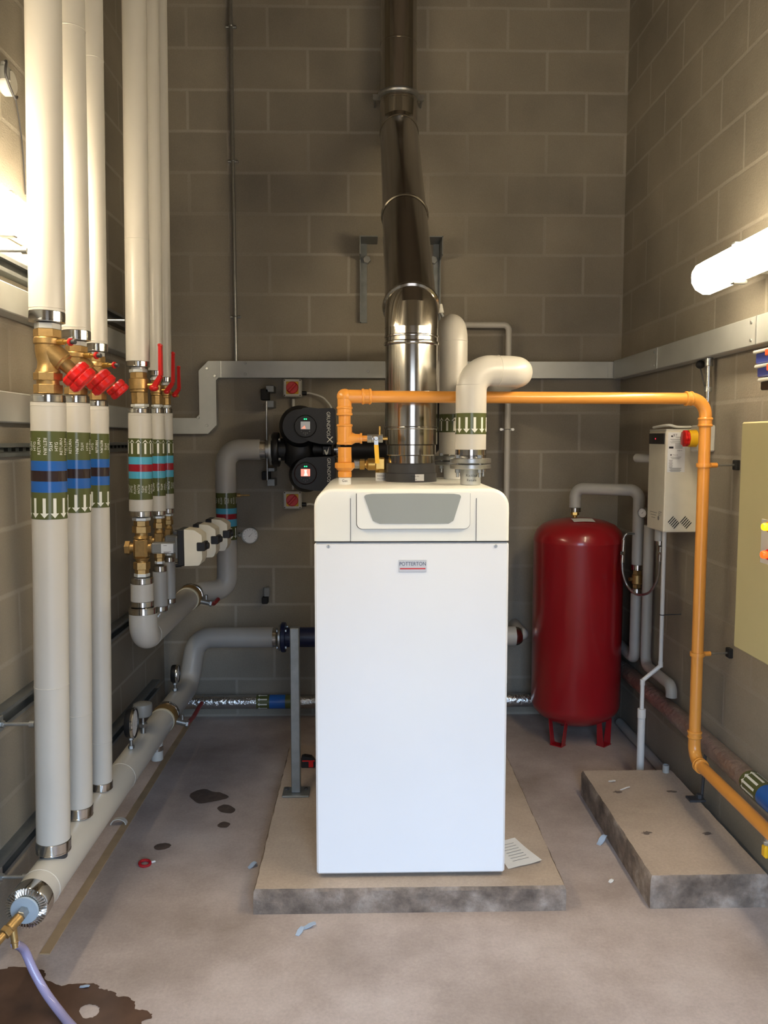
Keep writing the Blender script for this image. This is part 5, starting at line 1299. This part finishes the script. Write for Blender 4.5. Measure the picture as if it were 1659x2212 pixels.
mb = MB(); yl = JY0 - .0024
flat_text(mb, 'JET', (JX + .040, yl, JZ1 - .021), (1, 0, 0), (0, 0, 1), .015); mb.cyl((JX + .026, yl + .0004, JZ1 - .025), (JX + .026, yl, JZ1 - .025), .004, n=14)
flat_text(mb, 'eoguard', (JX + .056, yl, JZ1 - .029), (1, 0, 0), (0, 0, 1), .008)
flat_text(mb, 'wrgm-it', (JX + .062, yl, JZ1 - .088), (1, 0, 0), (0, 0, 1), .007)
mb.box((JX + .024, yl, JZ1 - .075), (.020, .0004, .009))
mb.build('lettering', INK, lb)
mb = MB(); mb.cyl((JX + .024, yl + .0004, JZ1 - .108), (JX + .024, yl, JZ1 - .108), .0035, n=14); flat_text(mb, 'Pneurex', (JX + .043, yl, JZ1 - .108), (1, 0, 0), (0, 0, 1), .007)
mb.build('lettering', INK, lb)
mb = MB(); rn = random.Random(5)
for k in range(5): mb.box((JX + .048, yl, JZ1 - .038 - k * .0042), (.06 - .01 * (k % 3), .0004, .0014))
for k in range(8): mb.box((JX + .058, yl, JZ1 - .058 - k * .0030), (.034, .0004, .0012))
mb.build('small_print', INKG, lb); mb = MB()
for k in range(3): mb.box((JX + .045, yl, JZ1 - .117 - k * .0040), (.05 - .008 * k, .0004, .0014))
for k in range(6): mb.box((JX + .024, yl, JZ1 - .132 - k * .006), (.017 - .003 * (k % 2), .0004, .0022))
for k in range(6): mb.box((JX + .045, yl, JZ1 - .166 - k * .0030), (.056 - .006 * (k % 3), .0004, .0013))
mb.build('small_print', INKG, lb)
mb = MB(); flat_text(mb, 'JET', (JX - .0008, JY0 + .045, JZ0 + .078), (0, -1, 0), (0, 0, 1), .030)
for k in range(3): mb.box((JX - .0006, JY0 + .13, JZ0 + .08 - k * .012), (.0006, .09 - .02 * k, .0022))
mb.cyl((JX - .0002, JY0 + .064, JZ0 + .058), (JX - .0012, JY0 + .064, JZ0 + .058), .010, n=14); mb.build('emblem', INKG, t)
pj = atY(1424, 1160, 3.84); zj0 = atY(1424, 1168, 3.84).z
mb = MB(); mb.cyl((pj.x, 3.84, zj0), (pj.x, 3.84, JZ0 + .004), .022, n=28); mb.build('bottom_pipe', GREYPVC, t)
collar((pj.x + .004, 3.84, zj0 + .002), (pj.x + .004, 3.84, zj0 - .022), .015).build('pipe_band', CHROME, t)
solo('loose_cable', MB().tube(spline([(JX + .005, JY1 - .04, JZ1 + .016), (JX + .02, JY0 + .03, JZ1 + .024), (JX + .06, JY0 + .03, JZ1 + .016), (JX + .13, JY0 + .04, JZ1 + .016)]), [.006] * 18 + [.004], 12), WIRE, 'white cable lying on top of the pressurisation unit', 'cable', (JX, JY0, JZ1))
gp = atY(1388, 990, 4.0)
solo('overflow_pipe', MB().tube(fillet([(gp.x - .008, 4.06, gp.z), (gp.x + .01, 3.99, gp.z), (gp.x + .05, 3.96, gp.z), (XR - .004, 3.96, gp.z)], [.02, .02], 6), .021, 28), GREYPVC, 'short grey pipe end just behind the pressurisation unit', 'pipe', (gp.x, 4.0, gp.z))
# condensate pipe
CYY = 3.80; c0 = atY(1435, 1165, CYY); cm = atY(1426, 1438, CYY); cn = atY(1388, 1470, CYY); cw = atY(1387, 1533, CYY)
t = thing('condensate_pipe', 'thin white waste pipe with a jog dropping from the pressurisation unit to the floor', 'pipe', (cn.x, CYY, 0))
MB().tube(fillet([(c0.x, CYY, JZ0 - .002), (c0.x, CYY, cm.z), (cn.x, CYY, cn.z), (cn.x, CYY, cw.z)], .02, 5), .0098, 22).build('tube', COND, t)
MB().cyl((c0.x, CYY, cm.z - .006), (c0.x, CYY, cm.z + .02), .0115, n=22).build('socket', COND, t)
mb = MB(); mb.cyl((cn.x, CYY, cn.z + .006), (cn.x, CYY, cn.z - .022), .0115, n=22).build('socket', COND, t)
mb = MB(); mb.cyl((cn.x, CYY, .004), (cn.x, CYY, cw.z), .0175, n=24, bev=.002).cyl((cn.x, CYY, cw.z - .04), (cn.x, CYY, cw.z + .005), .0195, n=24, bev=.002); mb.build('socket', COND, t)
zk = atY(1428, 1328, CYY).z
mb = MB(); mb.torus((c0.x, CYY, zk), (0, 0, 1), .011, .0025, 20, 8).cyl((c0.x + .01, CYY, zk), (XR, CYY + .01, zk), .003, n=10); mb.build('clip', DGREY, t)

# isolator on the right wall, conduit above it
IY0 = 3.49; ix0 = atY(1513, 945, IY0).x; zi1, zi0 = atY(1530, 918, IY0).z, atY(1530, 976, IY0).z
t = thing('rotary_isolator', 'red and yellow isolator half hidden behind the orange pipe on the right wall', 'switch', (XR, IY0, (zi0 + zi1) / 2))
MB().box(((ix0 + XR) / 2, IY0 + .055, (zi0 + zi1) / 2), (XR - ix0, .11, zi1 - zi0), bev=.006).build('enclosure', LGREY, t)
zc_ = (zi0 + zi1) / 2; yk = IY0 + .052
MB().lathe([(0, 0), (.037, 0), (.037, .030), (.034, .034), (0, .034)], (ix0 + .001, yk, zc_), (-1, 0, 0), 36).build('yellow_collar', YELLOW, t)
mb = MB(); lobed(mb, (ix0 - .032, yk, zc_), (-1, 0, 0), .033, .024, 8, .06); mb.build('switch_knob', RED, t)
kx, ky = atY(1537, 815, 3.47).x, 3.47
solo_t = thing('wall_conduit', 'shiny steel conduit from the right wall trunking down to the isolator', 'conduit', (kx, ky, zi1))
MB().cyl((kx, ky + .03, zi1 + .0005), (kx, ky + .03, zr0 - .0005), .0125, n=22).build('tube', CHROME, solo_t)
MB().cyl((kx, ky + .03, zr0 - .035), (kx, ky + .03, zr0 - .0005), .0165, n=22, bev=.002).cyl((kx, ky + .03, atY(1537, 840, 3.47).z - .01), (kx, ky + .03, atY(1537, 840, 3.47).z + .01), .0155, n=22).build('coupler', STEEL, solo_t)
bt = atX(1513, 780, XR - .03); bt.z = zr0 - .019; e_ = atX(1526, 858, XR - .015)
t = thing('cable_gland', 'black rubber gland with a hanging wire under the right wall trunking', 'gland', bt)
MB().sphere(bt, .02, sq=.9).build('grommet', RUBBER, t)
MB().tube(spline([bt - Vector((0, 0, .012)), bt.lerp(e_, .5), e_, e_ + Vector((0, -.02, -.1))]), .003, 8).build('wire', DGREY, t)

# ------------------------------------------------------------------ control cabinet
KX = 1.29; ky1 = atX(1599, 1000, KX).y; kz1 = atX(1601, 912, KX).z; kz0 = atX(1588, 1399, KX).z
t = thing('control_cabinet', 'large olive cream control cabinet with lit lamps on the right wall', 'cabinet', (KX, ky1, kz0))
MB().box(((KX + XR) / 2 + .012, ky1 - .31, (kz0 + kz1) / 2), (XR - KX - .024, .61, kz1 - kz0 - .006), bev=.004).build('case', CABINET, t)
dr_ = MB().box((KX + .012, ky1 - .31, (kz0 + kz1) / 2), (.024, .62, kz1 - kz0), bev=.005).build('door', CABINET, t)
c_a = atX(1665, 1138, KX); c_b = atX(1663, 1198, KX)
zz1, zz0 = atX(1648, 1121, KX).z, atX(1648, 1216, KX).z; yy1 = atX(1645, 1170, KX).y
MB().box((KX - .001, yy1 - .06, (zz1 + zz0) / 2), (.003, .12, zz1 - zz0), bev=.0005).build('label_plate', LGREY, dr_)
for c, nm, em, es in ((c_a, 'amber_lamp', (255, 170, 20), 2.6), (c_b, 'red_lamp', (255, 74, 20), 2.6)):
    MB().lathe([(0, .0), (.017, 0), (.017, .006), (.0145, .009), (0, .009)], (KX - .002, c.y, c.z), (-1, 0, 0), 28).build('bezel', mat('lamp_bezel_' + nm, (200, 110, 20) if nm == 'amber_lamp' else (190, 20, 40), .3), dr_)
    MB().lathe([(0, .0), (.0125, 0), (.0125, .012), (.010, .017), (0, .019)], (KX - .010, c.y, c.z), (-1, 0, 0), 28).build('lamp', mat(nm, em, .3, emit=em, es=es), dr_)
# stacked plastic cases above it
CASE = [(1628, 758, 787, BLUEBOX, 'blue plastic case with a grey lid, top of the three on the right wall'), (1631, 789, 815, BLUEBOX, 'blue plastic case with a grey lid, second of the three on the right wall'), (1638, 818, 843, BLACK, 'black plastic case with a grey lid, lowest of the three on the right wall')]
for x_, ya, yb, m_, lb in CASE:
    a = atX(x_, ya, 1.365); b = atX(x_ + 3, yb, 1.365); yf = a.y
    t = thing('storage_case', lb, 'case', (XR, yf, b.z), 'plastic cases on the right wall')
    hcas = a.z - b.z
    MB().box(((1.368 + XR) / 2, yf - .105, b.z + (hcas - .010) / 2), (XR - 1.368, .19, hcas - .010), bev=.004).build('body', m_, t)
    MB().box(((1.36 + XR) / 2, yf - .105, a.z - .006), (XR - 1.36, .205, .011), bev=.003).build('lid', LGREY, t)
    if m_ is BLUEBOX: MB().box((1.358, yf - .13, a.z - .016), (.012, .045, .024), bev=.003).build('catch', mat('orange_catch', (214, 88, 46), .4), t)

# ------------------------------------------------------------------ foil pipe along the right wall
RXX, RZZ, RRR = 1.4475, .366, .042
REDF = mat('reddish_wrapped_pipe', (168, 150, 138), .3, .6, var=.2, scale=9, bump=.8, bscale=40)
t = thing('foil_pipe', 'dull foil-wrapped pipe with blue tape low along the right wall', 'pipe', (RXX, 2.2, RZZ))
MB().cyl((RXX, 1.6, RZZ), (RXX, 4.70, RZZ), RRR, n=40).build('foil_wrap', REDF, t)
yb_ = atX(1621, 1678, RXX).y
mb = MB(); mb.use(0).lathe([(RRR + .0012, 0), (RRR + .0012, .13)], (RXX, yb_, RZZ), (0, -1, 0), 44); mb.use(1).lathe([(RRR + .0012, .13), (RRR + .0012, .36)], (RXX, yb_, RZZ), (0, -1, 0), 44)
bo = mb.build('identification_band', [OLIVE, BLUET], t)
a, e1, e2 = frame((0, -1, 0), (0, 0, 1)); arrows(bo, Vector((RXX, yb_, RZZ)), a, e1, e2, RRR + .0012, .012, .10, -1, 11, .1, 1.0)
sy = 3.36
t = thing('pipe_support', 'thin dark stand holding up the foil pipe beside the empty plinth', 'bracket', (RXX - .02, sy, .12))
MB().cyl((RXX - .02, sy, .122), (RXX - .01, sy, RZZ - RRR - .001), .006, n=12).build('rod', DGREY, t)
MB().box((RXX - .045, sy, .126), (.07, .05, .009), bev=.002).hexn((RXX - .03, sy, .13), (RXX - .03, sy, .148), .014).build('base_plate', DGREY, t)
solo('floor_conduit', MB().cyl((1.462, 1.6, .026), (1.462, 4.6, .026), .024, n=24), GREYPVC, 'grey pipe lying along the floor at the foot of the right wall', 'pipe', (1.462, 3.6, .03))
# yellow gas cock at the edge of the picture
gy = atX(1657, 1836, GRX)
t = thing('gas_cock', 'gas cock with a yellow handle under the orange pipe at the right edge', 'valve', (GRX, gy.y, GLZ - .03))
MB().cyl((GRX, gy.y, GLZ - .0238), (GRX, gy.y, gy.z + .026), .010, n=18).hexn((GRX, gy.y, gy.z + .030), (GRX, gy.y, gy.z + .018), .014).build('body', STEEL, t)
MB().box((GRX - .002, gy.y, gy.z - .004), (.024, .03, .044), bev=.006).build('handle', YELLOW, t)

# ------------------------------------------------------------------ floor marks and litter
WET = mat('wet_concrete', (88, 67, 54), .22, var=.25, scale=7)
OIL = mat('oil_stain', (86, 72, 64), .4, var=.3, scale=30)
def blob(pts, z=.0012, jag=.002, seed=1):
    rn = random.Random(seed); P = [atZ(x, y, 0) for x, y in pts]; out = []
    n_ = len(P); sm = []
    for i in range(n_):                       # closed smooth curve through the outline points
        p0, p1, p2, p3 = P[i - 1], P[i], P[(i + 1) % n_], P[(i + 2) % n_]
        for k in range(4):
            u = k / 4; sm.append(.5 * ((2 * p1) + (p2 - p0) * u + (2 * p0 - 5 * p1 + 4 * p2 - p3) * u * u + (3 * p1 - p0 - 3 * p2 + p3) * u ** 3))
    P = sm
    for i in range(len(P)):
        a, b = P[i], P[(i + 1) % len(P)]; k = max(1, int((b - a).length / .012))
        for j in range(k): q_ = a.lerp(b, j / k); out.append(Vector((q_.x + rn.uniform(-jag, jag), q_.y + rn.uniform(-jag, jag), z)))
    return out
wet = [(-160, 2085), (0, 2094), (20, 2089), (61, 2092), (73, 2099), (89, 2094), (98, 2104), (96, 2114), (111, 2123), (133, 2130), (152, 2126), (177, 2126), (199, 2124), (214, 2129), (216, 2136), (236, 2140), (250, 2146), (253, 2153), (277, 2155), (290, 2165), (292, 2180), (314, 2183), (327, 2192), (324, 2202), (304, 2209), (300, 2230), (180, 2290), (-160, 2290)]
hole = [(172, 2184), (182, 2172), (196, 2171), (208, 2173), (214, 2178), (210, 2192), (196, 2199), (180, 2199)]
solo('wet_patch', MB().poly(blob(wet, jag=.0028), [blob(hole, jag=.002, seed=4)]), WET, 'dark wet patch on the floor under the lilac hose', 'stain', atZ(150, 2180, .0))
for k, (pts, lb) in enumerate((([(410, 1717), (425, 1708), (445, 1705), (462, 1711), (475, 1712), (494, 1722), (476, 1729), (455, 1733), (430, 1736), (414, 1726)], 'largest dark oil stain on the floor left of the plinth'),
                               ([(470, 1745), (488, 1738), (508, 1748), (500, 1757), (478, 1755)], 'dark oil stain just right of the largest one'),
                               ([(470, 1782), (484, 1775), (497, 1780), (489, 1788), (472, 1787)], 'faint oil stain below the other two, left of the plinth'),
                               ([(332, 1830), (345, 1823), (362, 1822), (370, 1827), (360, 1834), (342, 1837)], 'dark oval oil stain nearest the camera, above the red ring'))):
    solo('oil_stain', MB().poly(blob(pts, .001 + k * .0001, .0016, k + 2)), OIL, lb, 'stain', atZ(pts[0][0], pts[0][1], 0), 'oil stains on the floor')
# tan strip under the return header
a, b = atZ(92, 2075, .0), atZ(401, 1570, .0)
TAN = mat('tan_strip', (172, 146, 112), .7, var=.12, scale=12)
xs = (a.x + b.x) / 2
solo('floor_strip', MB().box((xs, 3.64, .002), (.032, 2.2, .004)), TAN, 'narrow tan strip on the floor running beside the return header', 'strip', (xs, 3.0, 0))
# paper leaf by the boiler
pp = [atZ(x, y, .091) for x, y in ((1088, 1815), (1112, 1811), (1171, 1863), (1098, 1878), (1080, 1850))]
t = thing('paper_sheet', 'white printed paper sheet lying on the plinth at the right of the boiler', 'paper', (pp[0].x, pp[0].y, .091))
mb = MB(); vs = []
A, B_, C_, D_ = [atZ(x, y, .091) for x, y in ((1060, 1822), (1112, 1811), (1171, 1863), (1098, 1878))]
for j in range(7):
    for i in range(7):
        u, v = i / 6, j / 6; q_ = A.lerp(B_, u).lerp(D_.lerp(C_, u), v); vs.append((q_.x, q_.y, .0925 + .006 * (u * v) ** 2 + .002 * math.sin(5 * u + 3 * v) ** 2))
mb.add(vs, [[j * 7 + i, j * 7 + i + 1, (j + 1) * 7 + i + 1, (j + 1) * 7 + i] for j in range(6) for i in range(6)]); mb.build('sheet', PAPER, t)
mb = MB()
for k in range(7):
    v = .2 + .1 * k; q0 = A.lerp(B_, .25).lerp(D_.lerp(C_, .25), v); q1 = A.lerp(B_, .75).lerp(D_.lerp(C_, .75), v)
    mb.tube([(q0.x, q0.y, .0952), (q1.x, q1.y, .0976)], .0007, 6)
mb.build('printed_lines', INKG, t)
# curled plastic offcuts
def scrap(label, px_, py_, z, L, W, ang, curl, m=BLUEP, name='plastic_offcut', group='plastic offcuts on the floor'):
    c = atZ(px_, py_, z); rot = Matrix.Rotation(ang, 3, 'Z'); vs = []; n = 9
    for i in range(n):
        u = (i / (n - 1) - .5) * L; hz = curl * (1 - math.cos(PI * (i / (n - 1)) * 1.1)) * .5
        wd = W * (1 - .35 * abs(i / (n - 1) - .5) * 2)
        for s in (-1, 1):
            for k in (0, .0015): vs.append(c + rot @ Vector((u, s * wd / 2, 0)) + Vector((0, 0, .001 + hz + k)))
    fs = []
    for i in range(n - 1):
        o = i * 4; p_ = o + 4; fs += [[o, o + 2, p_ + 2, p_], [o + 1, p_ + 1, p_ + 3, o + 3], [o, p_, p_ + 1, o + 1], [o + 2, o + 3, p_ + 3, p_ + 2]]
    fs += [[0, 1, 3, 2], [4 * n - 4, 4 * n - 2, 4 * n - 1, 4 * n - 3]]
    return solo(name, MB().add(vs, fs), m, label, 'scrap', c, group)
scrap('pale blue curled offcut on the floor in front of the boiler plinth, right piece', 668, 2004, 0, .045, .022, .25, .012)
scrap('pale blue offcut on the floor in front of the boiler plinth, left piece', 648, 2014, 0, .045, .02, 1.2, .006)
scrap('pale blue offcut on the floor left of the boiler plinth', 545, 1873, 0, .034, .024, .6, .014)
scrap('pale blue pointed offcut against the left side of the empty plinth', 1300, 1820, 0, .06, .026, .8, .02)
scrap('tiny pale blue offcut in the wet patch', 183, 2133, .001, .03, .012, -.1, .004)
scrap('small pale scrap on the empty plinth near its back edge', 1322, 1689, .12, .03, .018, -.4, .006, PAPER, 'paper_scrap', 'pale scraps by the empty plinth')
scrap('thin pale curl on the middle of the empty plinth', 1350, 1705, .12, .05, .008, .35, .006, PAPER, 'paper_scrap', 'pale scraps by the empty plinth')
scrap('small pale scrap on the floor left of the empty plinth near its front', 1320, 1905, 0, .022, .016, .7, .004, PAPER, 'paper_scrap', 'pale scraps by the empty plinth')
c = atZ(1438, 1668, .12)
solo('pipe_offcut', MB().lathe([(.012, 0), (.015, 0), (.015, .035), (.012, .035)], c, n=24), GREYPVC, 'short grey pipe offcut standing at the back of the empty plinth', 'scrap', c)
c = atZ(313, 1868, 0)
t = thing('tape_roll', 'small red plastic ring lying on the floor left of the plinth', 'ring', c)
MB().torus(c + Vector((0, 0, .006)), (.1, -.1, 1), .020, .006, 30, 10).build('ring', mat('clear_red_plastic', (190, 40, 48), .2, trans=.3), t)
MB().box(c + Vector((.028, .016, .004)), (.018, .01, .006), Matrix.Rotation(.5, 3, 'Z'), bev=.002).build('loose_end', PAPER, t)
c = atZ(257, 1780, .0045)
mb = MB(); vs = []; fs = []
for i in range(13):
    th = PI * i / 12
    for rr_ in (.030, .034):
        for yy in (-.012, .012): vs.append(c + Vector((rr_ * math.cos(th) , yy, rr_ * .75 * math.sin(th) + .001)))
for i in range(12):
    o = i * 4; p_ = o + 4; fs += [[o, o + 1, p_ + 1, p_], [o + 2, p_ + 2, p_ + 3, o + 3], [o, p_, p_ + 2, o + 2], [o + 1, o + 3, p_ + 3, p_ + 1]]
fs += [[0, 2, 3, 1], [48, 49, 51, 50]]
solo('pipe_clip', mb.add(vs, fs), WHITE, 'white half-round pipe clip on the floor beside the return header', 'clip', c)
# chipped patches in the empty plinth
for k, (x_, y_, lb) in enumerate(((1397, 1800, 'dark chip in the front left of the empty plinth'), (1528, 1801, 'dark chip in the front right of the empty plinth'), (1450, 1710, 'dark chip at the back right of the empty plinth'), (1333, 1711, 'dark chip at the back left of the empty plinth'))):
    c = atZ(x_, y_, .12); rn = random.Random(k + 20)
    lp = [Vector((c.x + (.018 + rn.uniform(-.008, .008)) * math.cos(2 * PI * i / 14), c.y + (.013 + rn.uniform(-.006, .006)) * math.sin(2 * PI * i / 14), .1212)) for i in range(14)]
    solo('plinth_chip', MB().poly(lp), mat('dark_chip', (104, 92, 84), .85), lb, 'stain', c, 'chips in the empty plinth')
bpy.context.view_layer.update()
